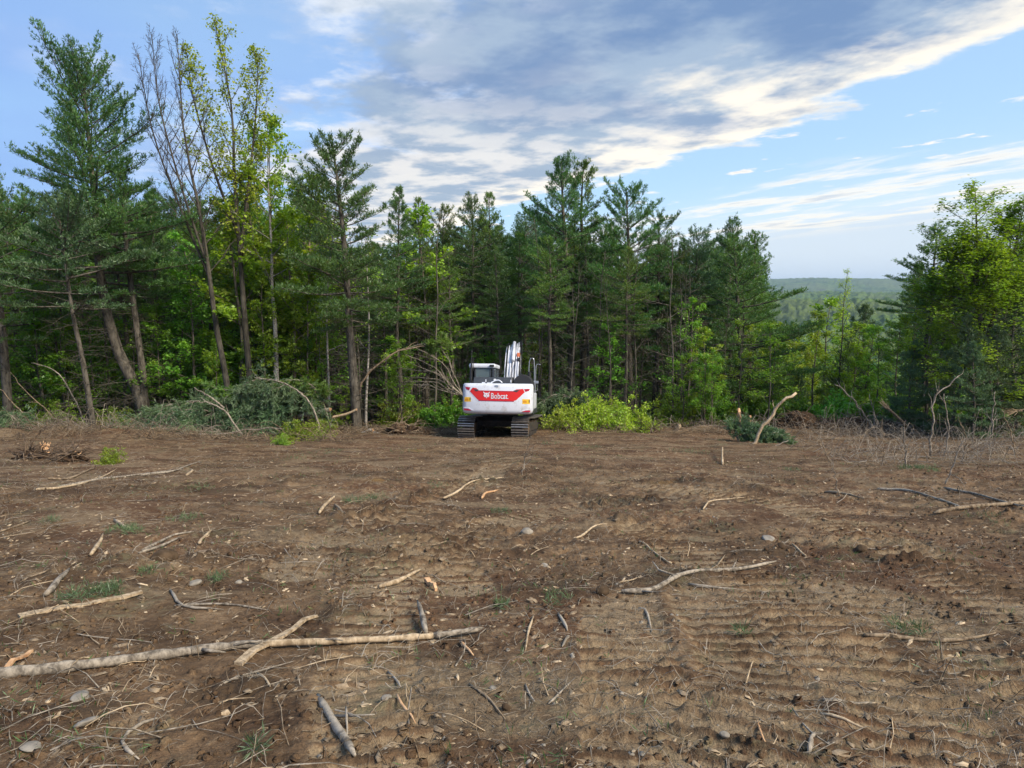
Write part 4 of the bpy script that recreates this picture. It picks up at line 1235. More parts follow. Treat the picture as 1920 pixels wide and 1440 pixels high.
for nm, bx in (('rear_window', (CABX0 + .225, CABX1 - .175, CY0 + .025, CY0 + .035, 2.00, 2.45)), ('side_window', (CABX0 + .03, CABX0 + .04, CY0 + .08, .31, 1.75, 2.45)),
               ('side_window', (CABX0 + .03, CABX0 + .04, .39, CY1 - .08, 1.75, 2.45)), ('side_window', (CABX1 - .04, CABX1 - .03, CY0 + .08, .31, 1.75, 2.45)),
               ('side_window', (CABX1 - .04, CABX1 - .03, .39, CY1 - .08, 1.75, 2.45)), ('windscreen', (CABX0 + .08, CABX1 - .08, CY1 - .04, CY1 - .03, 1.75, 2.45))):
    w_ = MB(); w_.box(*bx); w_.build(nm, M['glass'], cab)
st_ = MB(); st_.box(-0.92, -0.46, 0.0, 0.16, 1.76, 2.25); st_.box(-0.92, -0.46, 0.165, 0.6, 1.76, 1.90); st_.box(-.80, -.58, 0.02, .13, 2.26, 2.40)
st_.build('seat', M['black'], cab, bevel=0.03)
wl_ = MB(); wl_.box(-.44, -.28, CY0 - .11, CY0 - .052, 2.49, 2.56); wl_.build('work_light', M['black'], cab, bevel=0.01)
an = MB(); an.tube([(-1.10, CY0 - .10, 1.75), (-1.10, CY0 - .10, 2.35), (-1.10, CY0 - .10, 3.00)], [0.035, 0.03, 0.012], 8); an.tube([(-1.10, CY0 - .10, 2.98), (-1.10, CY0 - .10, 3.05)], [0.03, 0.03], 8)
an.tube([(-1.04, CY0 - .10, 2.35), (-1.04, CY0 - .10, 2.80)], [0.014, 0.012], 6)
an.build('antenna', M['black'], cab)
mr = MB(); mr.tube([(CABX1 + .05, CY1 + .1, 2.3), (CABX1 + .16, CY1 + .2, 2.3)], [0.015, 0.015], 6); mr.box(CABX1 + .10, CABX1 + .16, CY1 + .18, CY1 + .22, 2.25, 2.42)
mr.build('mirror', M['black'], cab)
# exhaust, handrails, right mirror
xx = MB(); xx.tube([(1.02, -0.72, 1.65), (1.02, -0.72, 2.32)], [0.065, 0.065], 12); xx.build('exhaust', M['black'], root)
hr = MB()
hr.tube(smooth_path([(0.96, -0.1, 1.6), (0.96, -0.1, 2.5), (1.0, -0.1, 2.78), (1.08, -0.1, 2.82), (1.14, -0.1, 2.76), (1.16, -0.1, 2.4), (1.16, -0.1, 1.6)], 26), 0.013, 6)
hr.tube(smooth_path([(1.18, 0.5, 1.6), (1.18, 0.5, 2.40), (1.22, 0.5, 2.62), (1.36, 0.5, 2.62)], 14), 0.013, 6)
hr.build('handrail', M['silver'], root)
rl = MB()
for a_, b_ in (((573, 602), (573, 634)), ((880, 604), (880, 634))): rl.tube([(ZX(a_[0]), -1.72, ZZ(a_[1])), (ZX(b_[0]), -1.72, ZZ(b_[1]))], 0.016, 6)
rl.build('guard_post', M['white'], root); rl = MB()
rl.tube(smooth_path([(ZX(640), -1.7, 1.93), (ZX(690), -1.7, 2.0), (ZX(735), -1.7, 2.01), (ZX(775), -1.7, 1.93)], 12), 0.02, 6)
rl.box(ZX(525), ZX(560), -1.75, -1.6, 1.905, 1.94); rl.box(ZX(590), ZX(650), -1.75, -1.6, 1.905, 1.93)
rl.build('lifting_eye', M['white'], root)
mr = MB(); mr.tube([(1.15, -0.3, 1.62), (1.30, -0.3, 1.70), (1.30, -0.3, 1.95)], 0.014, 6); mr.box(1.10, 1.33, -0.36, -0.30, 1.93, 2.02)
mr.build('mirror', M['silver'], root, bevel=0.01)

# boom, arm, bucket
BX = 0.30
bo = MB()
bo.prism([(0.75, 1.30), (1.05, 1.10), (2.35, 2.50), (3.15, 3.02), (4.6, 2.72), (4.68, 2.90), (3.15, 3.40), (2.55, 3.22), (1.9, 2.75)], 'x', BX - .22, BX + .22)
boom = bo.build('boom', M['white'], root, bevel=0.02)
for dx in (-0.27, 0.27):
    cy = MB(); cy.tube([(BX + dx, 1.35, 1.25), (BX + dx, 2.15, 2.15)], 0.07, 14); cyo = cy.build('boom_cylinder', M['white'], boom, True)
    cy = MB(); cy.tube([(BX + dx, 2.15, 2.15), (BX + dx, 2.75, 2.85)], 0.035, 12); cy.build('piston_rod', M['chrome'], cyo, True)
cy = MB(); cy.tube([(BX - .02, 1.75, 2.82), (BX - .02, 3.0, 3.56)], 0.075, 14); cyo = cy.build('arm_cylinder', M['white'], boom, True)
cy = MB(); cy.tube([(BX - .02, 3.0, 3.56), (BX - .02, 4.55, 3.34)], 0.035, 12); cy.build('piston_rod', M['chrome'], cyo, True)
pp_ = MB()
for k, dx in enumerate((-0.33, -0.23, -0.12, 0.10, 0.18)):
    pp_.tube(smooth_path([(BX + dx, 0.95, 1.75), (BX + dx * 1.0, 1.5, 2.38), (BX + dx, 2.3, 3.05 + .03 * k), (BX + dx * .95, 3.0, 3.40 + .04 * k)], 14), 0.022, 6)
pp_.build('steel_pipe', M['white'], boom, True)
pp_ = MB()
for k, dx in enumerate((-0.28, -0.05, 0.05, 0.24, 0.30)):
    pp_.tube(smooth_path([(BX + dx, 0.7, 1.62), (BX + dx, 1.15, 2.15), (BX + dx * 1.05, 1.9, 2.75), (BX + dx, 2.9, 3.48 + .03 * k), (BX + dx * .8, 3.8, 3.52)], 18), 0.017, 6)
pp_.build('hose', M['black'], boom, True)
pp_ = MB(); pp_.box(BX + .12, BX + .24, 2.05, 2.2, 2.96, 3.12); pp_.build('warning_tag', M['orange'], boom, bevel=0.02)
pp_ = MB(); pp_.box(BX + .14, BX + .27, 1.85, 2.0, 2.78, 2.92); pp_.build('work_light', M['black'], boom, bevel=0.02)
ar = MB(); ar.prism([(4.35, 3.0), (4.55, 3.42), (4.85, 3.25), (4.95, 2.9), (4.6, 1.3), (4.42, 1.3), (4.48, 2.8)], 'x', BX - .13, BX + .13)
arm = ar.build('arm', M['white'], root, bevel=0.02)
cy = MB(); cy.tube([(BX, 5.0, 3.3), (BX, 4.85, 2.1)], 0.06, 12); cy.build('bucket_cylinder', M['white'], arm, True)
bk = MB(); bk.prism([(4.5, 1.35), (4.75, 1.2), (4.85, 0.75), (4.6, 0.4), (4.2, 0.3), (3.9, 0.45), (3.95, 0.55), (4.25, 0.45), (4.5, 0.6), (4.6, 0.85)], 'x', BX - .45, BX + .45)
bucket = bk.build('bucket', M['grime'], root, bevel=0.01)

for o_ in (boom, arm, bucket): o_.rotation_euler = (0, 0, R(2.5))
# mud lumps on the tracks
mb = MB()
for k in range(60):
    sx = rnd.choice((-1, 1)); y_ = rnd.uniform(-1.3, 1.3); z_ = rnd.choice((0.60, 0.62, 0.26)); r_s = rnd.uniform(.03, .08)
    V_ = [(sx * GX + rnd.uniform(-.2, .2) + r_s * a_, y_ + r_s * b_, z_ + r_s * c_ * .6) for a_, b_, c_ in ((1, 0, 0), (0, 1, 0), (-1, 0, 0), (0, -1, 0), (.1, .1, 1), (0, 0, -.6))]
    mb.add(V_, [(0, 1, 4), (1, 2, 4), (2, 3, 4), (3, 0, 4), (1, 0, 5), (2, 1, 5), (3, 2, 5), (0, 3, 5)])
upart(mb, 'caked_mud', M['mud'])


# ------------------------------------------------------------------ cut boughs, logs, sticks
def bough(name, pts, r0, label, cat, group=None, needle='needle', spread=0.7, droop=0.45, n=26, stemm='dead_wood', per=5, seed=0, start=0.3, ln=0.14):
    g_ = np.random.default_rng(seed + 900)
    P_ = np.array(pts, float); o0 = P_[0].copy(); P_ = P_ - o0
    e = empty(name, tuple(o0)); tag(e, label, cat, group)
    SP = smooth_path(P_, 14); w = MB(); w.tube(SP, np.linspace(r0, 0.008, 14), 6); p_ = Path(SP); C = []; D = []
    for k in range(n):
        s_ = start + (1 - start) * (k + g_.uniform(0, 1)) / n; b0 = p_.at(s_); dd = p_.dirn(s_)
        sd = nrm(dd * 0.6 + g_.normal(0, 0.7, 3) * np.array([1, 1, .5]) - np.array([0, 0, droop * .4])); L = spread * g_.uniform(0.5, 1.15)
        ss = np.linspace(0, 1, 5)[:, None]
        Q = b0 + sd * L * ss - np.array([0, 0, 1]) * droop * L * ss ** 2
        w.tube(Q, np.linspace(0.010, 0.003, 5), 3, cap=False); q_ = Path(Q)
        for j in range(int(6 + L * 9)):
            b1 = q_.at(g_.uniform(.15, 1)); d2 = nrm(sd + g_.normal(0, .6, 3) - np.array([0, 0, droop])); l2 = L * .32
            us = np.linspace(0.1, 1, 4)[:, None]; C.append(b1 + d2 * l2 * us); D.append(np.repeat((d2 - np.array([0, 0, droop * .6]))[None], 4, 0))
    link('stem', w.mesh('stem', M[stemm], True), e)
    link('needles', needles_mesh('needles', np.vstack(C), np.vstack(D), M[needle], per, ln, 0.022, 0.45), e)
    return e


def wp(px, py, d): return pt(px, py, d)


BR = 'cut pine boughs in the big brush pile'
bd = 26.0
bough('pine_bough', [wp(470, 830, bd), wp(430, 768, bd), wp(370, 752, bd), wp(300, 765, bd - .2), wp(250, 800, bd - .3)], 0.05,
      'long pine bough arching over to the left end of the big brush pile', 'bough', BR, 'needle_grey', spread=1.15, n=78, seed=1)
bough('pine_bough', [wp(430, 830, bd - .2), wp(400, 775, bd - .3), wp(340, 770, bd - .5), wp(300, 800, bd - .6)], 0.04, 'dark green drooping bough under the left arch of the brush pile', 'bough', BR, 'needle_grey', spread=1.1, n=68, droop=.6, seed=2)
bough('pine_bough', [wp(600, 825, bd), wp(585, 760, bd), wp(540, 722, bd), wp(480, 712, bd), wp(430, 740, bd)], 0.055, 'highest arching stem with drooping needles on the right of the brush pile', 'bough', BR, 'needle_grey', spread=1.15, n=85, droop=.6, seed=3)
bough('pine_bough', [wp(560, 830, bd - .1), wp(520, 770, bd), wp(480, 750, bd), wp(450, 790, bd - .2)], 0.04, 'thick needle mass in the middle of the brush pile', 'bough', BR, 'needle_grey', spread=1.15, n=80, droop=.5, seed=4)
bough('pine_bough', [wp(500, 825, bd + .3), wp(470, 765, bd + .3), wp(440, 735, bd + .3), wp(400, 728, bd + .4)], 0.035, 'short bough poking up at the top middle of the brush pile', 'bough', BR, 'needle_yellow', .6, .2, 26, seed=5)
bough('pine_bough', [wp(560, 825, bd - .4), wp(500, 800, bd - .5), wp(440, 805, bd - .6), wp(380, 825, bd - .7)], 0.035, 'low bough lying along the front of the brush pile', 'bough', BR, 'needle_grey', spread=.8, n=61, droop=.3, seed=6)
bough('pine_bough', [wp(620, 800, bd + .4), wp(600, 740, bd + .3), wp(570, 715, bd + .2), wp(535, 712, bd)], 0.03, 'light green bough at the top right of the brush pile', 'bough', BR, 'needle_yellow', .6, .4, 24, seed=7)
bough('pine_bough', [wp(60, 850, 24.5), wp(40, 800, 24.6), wp(10, 775, 24.6), wp(-30, 790, 24.6)], 0.04, 'drooping grey-green bough at the left edge of the photo', 'bough', None, 'needle_grey', .9, .6, 44, seed=8)
bough('pine_bough', [wp(60, 850, 24.2), wp(10, 835, 24.0), wp(-40, 845, 24)], 0.03, 'low dark bough on the ground at the left edge', 'bough', None, 'needle_grey', .7, .4, 36, seed=9)
RB = 'pine boughs heaped right of the excavator'
bough('pine_bough', [wp(1085, 795, 29.0), wp(1070, 748, 29.0), wp(1040, 740, 29.0), wp(1012, 755, 28.9)], 0.04, 'bluish bough heap against the right flank of the excavator', 'bough', RB, 'needle_grey', .8, .4, 40, seed=10)
bough('pine_bough', [wp(1030, 790, 29.2), wp(1050, 752, 29.2), wp(1075, 742, 29.2), wp(1095, 760, 29.1)], 0.035, 'bluish bough behind the yellow-green brush heap', 'bough', RB, 'needle_blue', .7, .4, 34, seed=11)
RC = 'pine bough clump under the broken pole'
d2 = 22.9
bough('pine_bough', [wp(1400, 850, d2), wp(1380, 815, d2), wp(1395, 800, d2), wp(1440, 805, d2)], 0.035, 'green bough clump on the left side under the broken pole', 'bough', RC, 'needle_grey', .62, .35, 40, seed=12)
bough('pine_bough', [wp(1420, 845, d2 - .3), wp(1440, 815, d2 - .3), wp(1465, 815, d2 - .3), wp(1480, 840, d2 - .3)], 0.03, 'green bough clump on the right side under the broken pole', 'bough', RC, 'needle_grey', .6, .35, 36, seed=13)
bough('pine_bough', [wp(1375, 850, d2 - .5), wp(1350, 840, d2 - .5), wp(1325, 845, d2 - .5)], 0.02, 'flat green sprig left of the bough clump', 'bough', None, 'needle', .35, .2, 16, seed=14)
for (x0, x1, y_, lab, sd_) in [(1690, 1760, 800, 'dark flattened bough lying behind the dead stems on the right', 15), (1760, 1850, 803, 'dark green bough heap behind the dead stems, near the right edge', 16),
                              (1860, 1940, 800, 'dark green bough at the right edge of the clearing', 17)]:
    bough('pine_bough', [wp(x0, y_ + 12, 26.6), wp((x0 + x1) / 2, y_ - 6, 26.6), wp(x1, y_ + 8, 26.6)], 0.03, lab, 'bough', 'dark boughs on the right edge', 'needle_blue', .6, .3, 30, seed=sd_)


def drape(P_, r):
    """lay a stick on the soil: follows the large shape of the ground, rests on the bumps"""
    P_ = np.asarray(P_, float); z = H(P_[:, 0], P_[:, 1])
    zs = z.copy()
    for _ in range(max(2, int(len(z) * r * 16))):
        zz = np.pad(zs, 1, 'reflect', reflect_type='odd'); zs = .25 * zz[:-2] + .5 * zz[1:-1] + .25 * zz[2:]
    zs += max(0, np.percentile(z - zs, 88)); P_[:, 2] = zs + r * 0.8; return P_


def stick(pxs, rpx, mat, label, name='stick', cat='stick', taper=0.5, group=None, twigs=0, seg=None, flat=1.0, lift=None, two=None, knots=True):
    """pxs: pixels where the stick lies on the ground; rpx: half thickness in photo pixels at its first point"""
    W = [np.array([*g_plane(*p), 0]) for p in pxs]
    dist = math.hypot(W[0][0], W[0][1]); dn = math.hypot(dist, EYE + 0.145 * dist)
    r = rpx * dn / FPX
    L = sum(np.linalg.norm(W[i + 1] - W[i]) for i in range(len(W) - 1))
    if L < 0.6: r *= 0.68
    n = seg or int(max(6, min(40, L / 0.10)))
    P_ = smooth_path(W, n); gg = np.random.default_rng(abs(int(pxs[0][0] * 7 + pxs[0][1])))
    P_[:, :2] += gg.normal(0, r * 0.12, (n, 2)); P_ = drape(P_, r)
    if lift: P_[:, 2] += np.linspace(lift[0], lift[1], n)
    o0 = P_[0].copy(); o0[2] = P_[:, 2].min()
    Q = P_ - o0
    rad_ = np.linspace(r, r * taper, n) * (1 + gg.normal(0, 0.05, n))
    for _k in gg.integers(1, max(2, n - 1), max(1, n // 9)): rad_[_k] *= 1.22
    rad_[0] *= .6; rad_[-1] *= .35
    mb = MB()
    if two:   # peeled middle: second material between fractions
        a_, b_ = int(two[0] * n), int(two[1] * n)
        mb.tube(Q[:a_ + 1], rad_[:a_ + 1], 8, m=0, wob=.1); mb.tube(Q[a_:b_ + 1], rad_[a_:b_ + 1] * 0.93, 8, m=1, wob=.04); mb.tube(Q[b_:], rad_[b_:], 8, m=0, wob=.1)
        mats = [M[mat], M[two[2]]]
    else:
        mb.tube(Q, rad_, 7, wob=.16 if knots else 0.03); mats = [M[mat]]
    if flat != 1.0:
        mb.v = [(v_[0], v_[1], v_[2]) for v_ in mb.v]
    for k in range(twigs):
        i = int(gg.integers(1, n - 1)); d_ = nrm(Q[min(n - 1, i + 1)] - Q[i - 1]); s_ = nrm(d_ + np.array([gg.normal(0, .8), gg.normal(0, .8), gg.uniform(0, .5)]))
        l_ = gg.uniform(.15, .45) * min(1.0, L); mb.tube([Q[i], Q[i] + s_ * l_ * .5 + gg.normal(0, .02, 3), Q[i] + s_ * l_], [rad_[i] * .5, rad_[i] * .35, rad_[i] * .15], 5)
    o = mb.build(name, mats, None, True); o.location = tuple(o0)
    tag(o, label, cat, group); return o


def slab(p0, p1, wpx, thick, mat, label, name='split_board', group=None):
    A_ = gp(*p0); B_ = gp(*p1); d_ = nrm(B_ - A_); s_ = nrm(np.cross(d_, [0, 0, 1])); w_ = wpx * np.linalg.norm(A_ - [0, 0, EYE]) / FPX
    mb = MB(); n = 7; V_ = []; gg = np.random.default_rng(int(p0[0] + p0[1]))
    for i in range(n):
        t_ = i / (n - 1); c_ = (B_ - A_) * t_; ww = w_ * (1 - .5 * t_) * (1 + gg.normal(0, .12)); k_ = (gg.normal(0, .01))
        c_ = c_ + np.array([0, 0, 0.015 + k_])
        for a_, b_ in ((-1, 0), (1, 0), (1, 1), (-1, 1)): V_.append(tuple(c_ + s_ * a_ * ww * .5 + np.array([0, 0, b_ * thick])))
    F_ = [(3, 2, 1, 0), tuple((n - 1) * 4 + k for k in range(4))]
    for i in range(n - 1):
        for k in range(4): j = (k + 1) % 4; F_.append((i * 4 + k, i * 4 + j, i * 4 + 4 + j, i * 4 + 4 + k))
    mb.add(V_, F_); o = mb.build(name, M[mat]); o.location = tuple(A_); tag(o, label, 'wood', group); return o


# foreground, one by one
stick([(-60, 1290), (120, 1272), (300, 1243), (470, 1220), (640, 1212), (790, 1203), (905, 1188)], 8.3, 'dead_wood',
      'long pole lying across the left foreground, bark gone from its middle', 'fallen_pole', 'pole', 0.55, two=(0.52, 0.86, 'peeled'), twigs=3, seg=60)
stick([(798, 1200), (792, 1172), (783, 1147)], 6, 'dead_wood', 'short grey side branch standing out of the end of the long pole', taper=.6, lift=(0.02, 0.06))
slab((447, 1252), (592, 1160), 17, 0.018, 'peeled', 'flat split strip of pale wood passing under the long pole')
slab((38, 1178), (268, 1130), 15, 0.02, 'peeled', 'straight pale split lath lying left, above the long pole')
slab((-10, 1288), (62, 1240), 9, 0.015, 'split', 'orange splinter at the left edge by the thick end of the long pole')
stick([(1165, 1128), (1225, 1124), (1270, 1104), (1310, 1092), (1380, 1080), (1455, 1062)], 4.8, 'dead_wood', 'crooked grey branch lying right of centre with small twigs', 'fallen_branch', 'branch', .6, twigs=4)
stick([(1290, 1112), (1340, 1118), (1400, 1118)], 3.5, 'dead_wood', 'thin forked twig touching the crooked grey branch', taper=.5, twigs=1)
stick([(596, 1318), (620, 1360), (645, 1402), (668, 1450)], 5.8, 'dead_wood', 'thick pale stick pointing out of the bottom edge, left of centre', taper=1.1, twigs=1)
stick([(650, 1358), (652, 1400)], 3.2, 'dead_wood', 'short thin stick leaning on the thick pale stick at the bottom', taper=.6, lift=(.05, 0))
stick([(296, 1360), (262, 1372), (232, 1395), (236, 1415), (262, 1436)], 4.0, 'dead_wood', 'hooked curly root piece near the bottom left', 'root_piece', 'root', .9)
stick([(88, 1142), (108, 1122), (134, 1100)], 5, 'dead_wood', 'short broken stick above the pale lath on the left', taper=.7)
stick([(712, 1112), (752, 1100), (792, 1078)], 5, 'peeled', 'pale peeled stick beside a splintered chunk in the middle distance', taper=.5, twigs=1)
slab((800, 1098), (818, 1110), 9, .03, 'split', 'small splintered orange chunk by the pale peeled stick', 'wood_chunk')
stick([(832, 936), (862, 920), (880, 910), (945, 895)], 2.4, 'peeled', 'bent pale stick lying far out in front of the excavator', taper=.6)
stick([(902, 930), (912, 922), (934, 918)], 2.4, 'split', 'gnarled pale root bit behind the bent pale stick', taper=.8)
stick([(1046, 1163), (1056, 1182), (1064, 1200)], 4, 'dead_wood', 'short grey stick, upper one of a pair in the centre foreground', taper=.8)
stick([(1066, 1212), (1054, 1228)], 4, 'dead_wood', 'stubby grey stick, lower one of a pair in the centre foreground', taper=.7)
stick([(1000, 1168), (990, 1200), (985, 1233)], 2.4, 'peeled', 'thin pale vertical stick left of the grey pair', taper=.6)
stick([(1197, 1153), (1212, 1160), (1222, 1196)], 4, 'dead_wood', 'bent grey stick right of centre above the tread marks', taper=.7)
stick([(1028, 1342), (1052, 1318), (1079, 1293)], 3, 'dead_wood', 'thin grey stick slanting up in the bottom centre', taper=.7)
stick([(985, 1298), (995, 1325), (1003, 1340)], 3, 'dead_wood', 'small grey stick left of the slanting one in the bottom centre', taper=.6)
stick([(880, 1302), (915, 1328), (948, 1370)], 3.4, 'brown_stick', 'crooked brown stick above the bottom edge at the centre', taper=.6, twigs=1)
stick([(728, 1268), (745, 1290), (752, 1308)], 3.6, 'dead_wood', 'grey stick below the broken end of the long pole', taper=.6)
stick([(745, 1335), (765, 1360), (780, 1378)], 4.2, 'split', 'pale broken stick left of the bottom centre', taper=.4)
stick([(862, 1205), (876, 1222), (888, 1236)], 4.5, 'split', 'orange splinter hanging off the end of the long pole', taper=.5)
stick([(394, 1313), (440, 1288), (480, 1272), (552, 1250)], 3.2, 'dead_wood', 'long thin grey stick below the long pole', taper=.5, twigs=2)
stick([(483, 1272), (500, 1295), (508, 1310)], 3.0, 'peeled', 'short pale stick crossing the long thin grey stick', taper=.7)
stick([(320, 1120), (345, 1148), (420, 1152)], 2.6, 'dead_wood', 'thin wiry twig above the long pole on the left', taper=.5)
stick([(328, 1146), (420, 1142), (500, 1150)], 2.4, 'dead_wood', 'long wavy twig above the middle of the long pole', taper=.5, twigs=1)
stick([(1620, 1212), (1700, 1208), (1780, 1212), (1865, 1203)], 4.2, 'brown_stick', 'long wavy brown branch lying flat in the right foreground', 'fallen_branch', 'branch', .45)
stick([(1540, 1333), (1600, 1332), (1636, 1325)], 4.6, 'dead_wood', 'short grey stick on the tread marks at the lower right', taper=.5)
stick([(1536, 1363), (1590, 1378), (1650, 1394)], 4.6, 'peeled', 'smooth pale stick at the lower right, below the short grey one', taper=.4)
stick([(1515, 1440), (1522, 1408), (1540, 1404)], 5.2, 'dead_wood', 'bent grey stick at the bottom edge on the right', taper=.8)
stick([(1484, 1350), (1510, 1390), (1552, 1422)], 2.6, 'dead_wood', 'thin wiry root beside the bent grey stick at the bottom', taper=.7)
stick([(1418, 1378), (1424, 1400), (1436, 1420)], 3, 'split', 'pale curled splinter in the dark soil at the lower right', taper=.6)
stick([(1750, 972), (1830, 968), (1940, 964)], 3, 'brown_stick', 'long dark branch reaching in from the right edge', 'fallen_branch', 'branch', 1.2)
stick([(1645, 922), (1700, 928), (1760, 948), (1800, 968)], 2.4, 'dead_wood', 'thin curved grey branch right of the tread arcs', taper=.5, twigs=2)
stick([(1770, 925), (1850, 950), (1925, 975)], 2.2, 'dead_wood', 'thin twig crossing above the long dark branch on the right', taper=.5, twigs=2)
stick([(1545, 928), (1585, 935), (1620, 945)], 2.2, 'brown_stick', 'brown twig above the tread arcs', taper=.6, twigs=1)
stick([(1318, 962), (1338, 948), (1395, 944)], 1.8, 'peeled', 'thin pale twig lying left of the tread arcs', taper=.6)
stick([(1080, 1010), (1110, 990), (1140, 985)], 2.2, 'peeled', 'pale twig right of the grey stone', taper=.6, lift=(0, .05))
stick([(1190, 1005), (1225, 1040), (1260, 1068)], 1.8, 'peeled', 'long thin pale stem lying right of the stone', taper=.6)
stick([(598, 968), (618, 950), (628, 945)], 3.6, 'peeled', 'pale splintered stick tip on the low dirt ridge, left of centre', taper=.5, lift=(0, .12))
stick([(628, 950), (640, 965), (648, 975)], 2.5, 'brown_stick', 'brown stick beside the pale stick tip on the dirt ridge', taper=.6)
stick([(800, 1028), (870, 1005), (905, 985)], 1.6, 'brown_stick', 'faint brown twig left of the stone', taper=.6)
stick([(262, 1058), (310, 1042), (340, 1026)], 2.8, 'dead_wood', 'grey twig bowed over the soil, left middle distance', taper=.5)
stick([(172, 1058), (186, 1042), (196, 1032)], 3.6, 'peeled', 'short pale stick standing up beside a dark clod on the left', taper=.6, lift=(0, .08))
stick([(0, 1008), (30, 1000), (62, 990)], 2.6, 'brown_stick', 'brown twig at the left edge, middle distance', taper=.6)
stick([(40, 1118), (80, 1108), (105, 1094)], 2.6, 'brown_stick', 'thin brown twig above the broken stick on the left', taper=.6)
stick([(188, 1120), (240, 1110), (262, 1100)], 2.4, 'brown_stick', 'thin brown twig above the pale lath', taper=.6)
stick([(268, 1052), (322, 1024), (365, 1018)], 2.4, 'dead_wood', 'curving twig arching above the soil left of the dark ridge', taper=.5)
stick([(216, 990), (232, 1002), (248, 1008)], 3, 'peeled', 'short pale stick by a green sprig on the left', taper=.6)
stick([(375, 1042), (378, 1030), (400, 1012)], 3.2, 'peeled', 'forked pale stick left of centre', taper=.6, twigs=1)
stick([(1370, 1052), (1382, 1040), (1395, 1025)], 0, 'brown_stick', 'x') if False else None
stick([(1485, 1028), (1505, 1045), (1512, 1048)], 3.2, 'peeled', 'short pale stick by the dark clods on the right', taper=.6)
stick([(1320, 1088), (1340, 1070), (1360, 1045)], 2.4, 'brown_stick', 'thin brown root curving up above the crooked branch', taper=.5)
stick([(1160, 1110), (1175, 1108), (1195, 1105)], 2.4, 'peeled', 'short pale twig left of the crooked branch', taper=.6)
stick([(70, 935), (150, 918), (215, 885)], 2.2, 'peeled', 'long pale branch on the twiggy ground at the left', taper=.6, twigs=2)
stick([(110, 925), (190, 905), (290, 888), (345, 880)], 2.2, 'dead_wood', 'long grey branch below the leafy sprig at the left', taper=.5, twigs=3)
stick([(265, 895), (320, 885), (380, 868)], 2.0, 'dead_wood', 'thin grey branch right of the leafy sprig', taper=.5, twigs=2)
stick([(90, 905), (130, 900), (180, 880)], 2.2, 'brown_stick', 'brown branch under the leafy sprig at the left', taper=.5, twigs=2)
stick([(350, 895), (360, 885), (358, 880)], 2.6, 'peeled', 'small pale hooked stick in front of the brush pile', taper=.6)


def arch(pts, depth, rpx, mat, label, name='bent_branch', cat='branch', group=None, taper=.35, twigs=3, dy=0.0, tl=0.6, part=None):
    """branches standing or arching in the air; pts = pixels, all at about one distance"""
    W = [pt(px, py, depth + dy * i) for i, (px, py) in enumerate(pts)]
    gz = Hs(W[0][0], W[0][1])
    if abs(W[0][2] - gz) < 0.8: W[0][2] = gz - 0.03
    P_ = smooth_path(W, 16); r = rpx * depth / FPX; gg = np.random.default_rng(abs(int(pts[0][0] * 3 + pts[0][1] * 5 + pts[-1][0])))
    P_[2:] += gg.normal(0, 0.012 + r * .22, P_[2:].shape); o0 = P_[0].copy(); Q = P_ - o0; mb = MB(); rad_ = np.linspace(r, r * taper, 16)
    mb.tube(Q, rad_, 6, wob=.12)
    for k in range(twigs):
        i = int(gg.integers(4, 15)); d_ = nrm(Q[i] - Q[i - 2]); s_ = nrm(d_ + gg.normal(0, .5, 3)); l_ = tl * gg.uniform(.4, 1)
        mb.tube(smooth_path([Q[i], Q[i] + s_ * l_ * .5 + gg.normal(0, .03, 3), Q[i] + s_ * l_ + gg.normal(0, .05, 3)], 5), np.linspace(rad_[i] * .6, .003, 5), 4, cap=False)
    o = mb.build(name, M[mat], None, True); o.location = tuple(o0); tag(o, label, cat, group); return o


bd = 25.2
AB = 'bare branches sticking out of the brush pile'
arch([(600, 812), (590, 770), (560, 735), (520, 715), (480, 708)], bd - .3, 2.2, 'dead_wood', 'stoutest bare stem arching over the right of the brush pile', group=AB, twigs=5)
arch([(460, 802), (420, 770), (385, 755), (350, 752)], bd - .6, 2.0, 'dead_wood', 'grey bare stem curving over the left half of the brush pile', group=AB, twigs=5)
arch([(420, 765), (395, 745), (365, 728)], bd - .3, 2.2, 'dead_wood', 'short forked grey branch pointing up left from the pile top', group=AB, twigs=3, tl=.35)
arch([(330, 835), (400, 815), (470, 805), (545, 803)], bd - .9, 2.0, 'dead_wood', 'long nearly level bare branch across the front of the pile', group=AB, twigs=4)
arch([(345, 838), (420, 838), (500, 836)], bd - 1.3, 2.0, 'dead_wood', 'lowest bare branch lying straight along the foot of the pile', group=AB, twigs=2)
arch([(416, 848), (405, 830), (385, 820), (340, 812)], bd - 1.1, 3.2, 'brown_stick', 'brown broken branch at the foot of the pile, left of middle', group=AB, twigs=4)
arch([(518, 846), (505, 825), (490, 808)], bd - 1.2, 1.8, 'peeled', 'short pale stick leaning on the front of the pile', group=AB, twigs=0)
arch([(473, 880), (473, 855), (470, 825)], 23.6, 1.9, 'brown_stick', 'thin upright brown stem standing in front of the pile', group=AB, twigs=1, tl=.2)
for k, (a_, b_, c_) in enumerate([((360, 840), (330, 828), (290, 822)), ((380, 842), (355, 825), (350, 812)), ((395, 845), (375, 832), (340, 838)), ((430, 845), (410, 838), (372, 848)), ((300, 848), (270, 836), (235, 828))]):
    arch([a_, b_, c_], bd - 1.2 - .1 * k, 1.8, 'dead_wood', ['thin grey twig spray at the left foot of the pile', 'grey twig rising at the left foot of the pile', 'grey twig lying in the left foot of the pile', 'pale twig low in the front of the pile',
          'grey twig trailing off the left end of the pile'][k], group=AB, twigs=5, tl=.4)
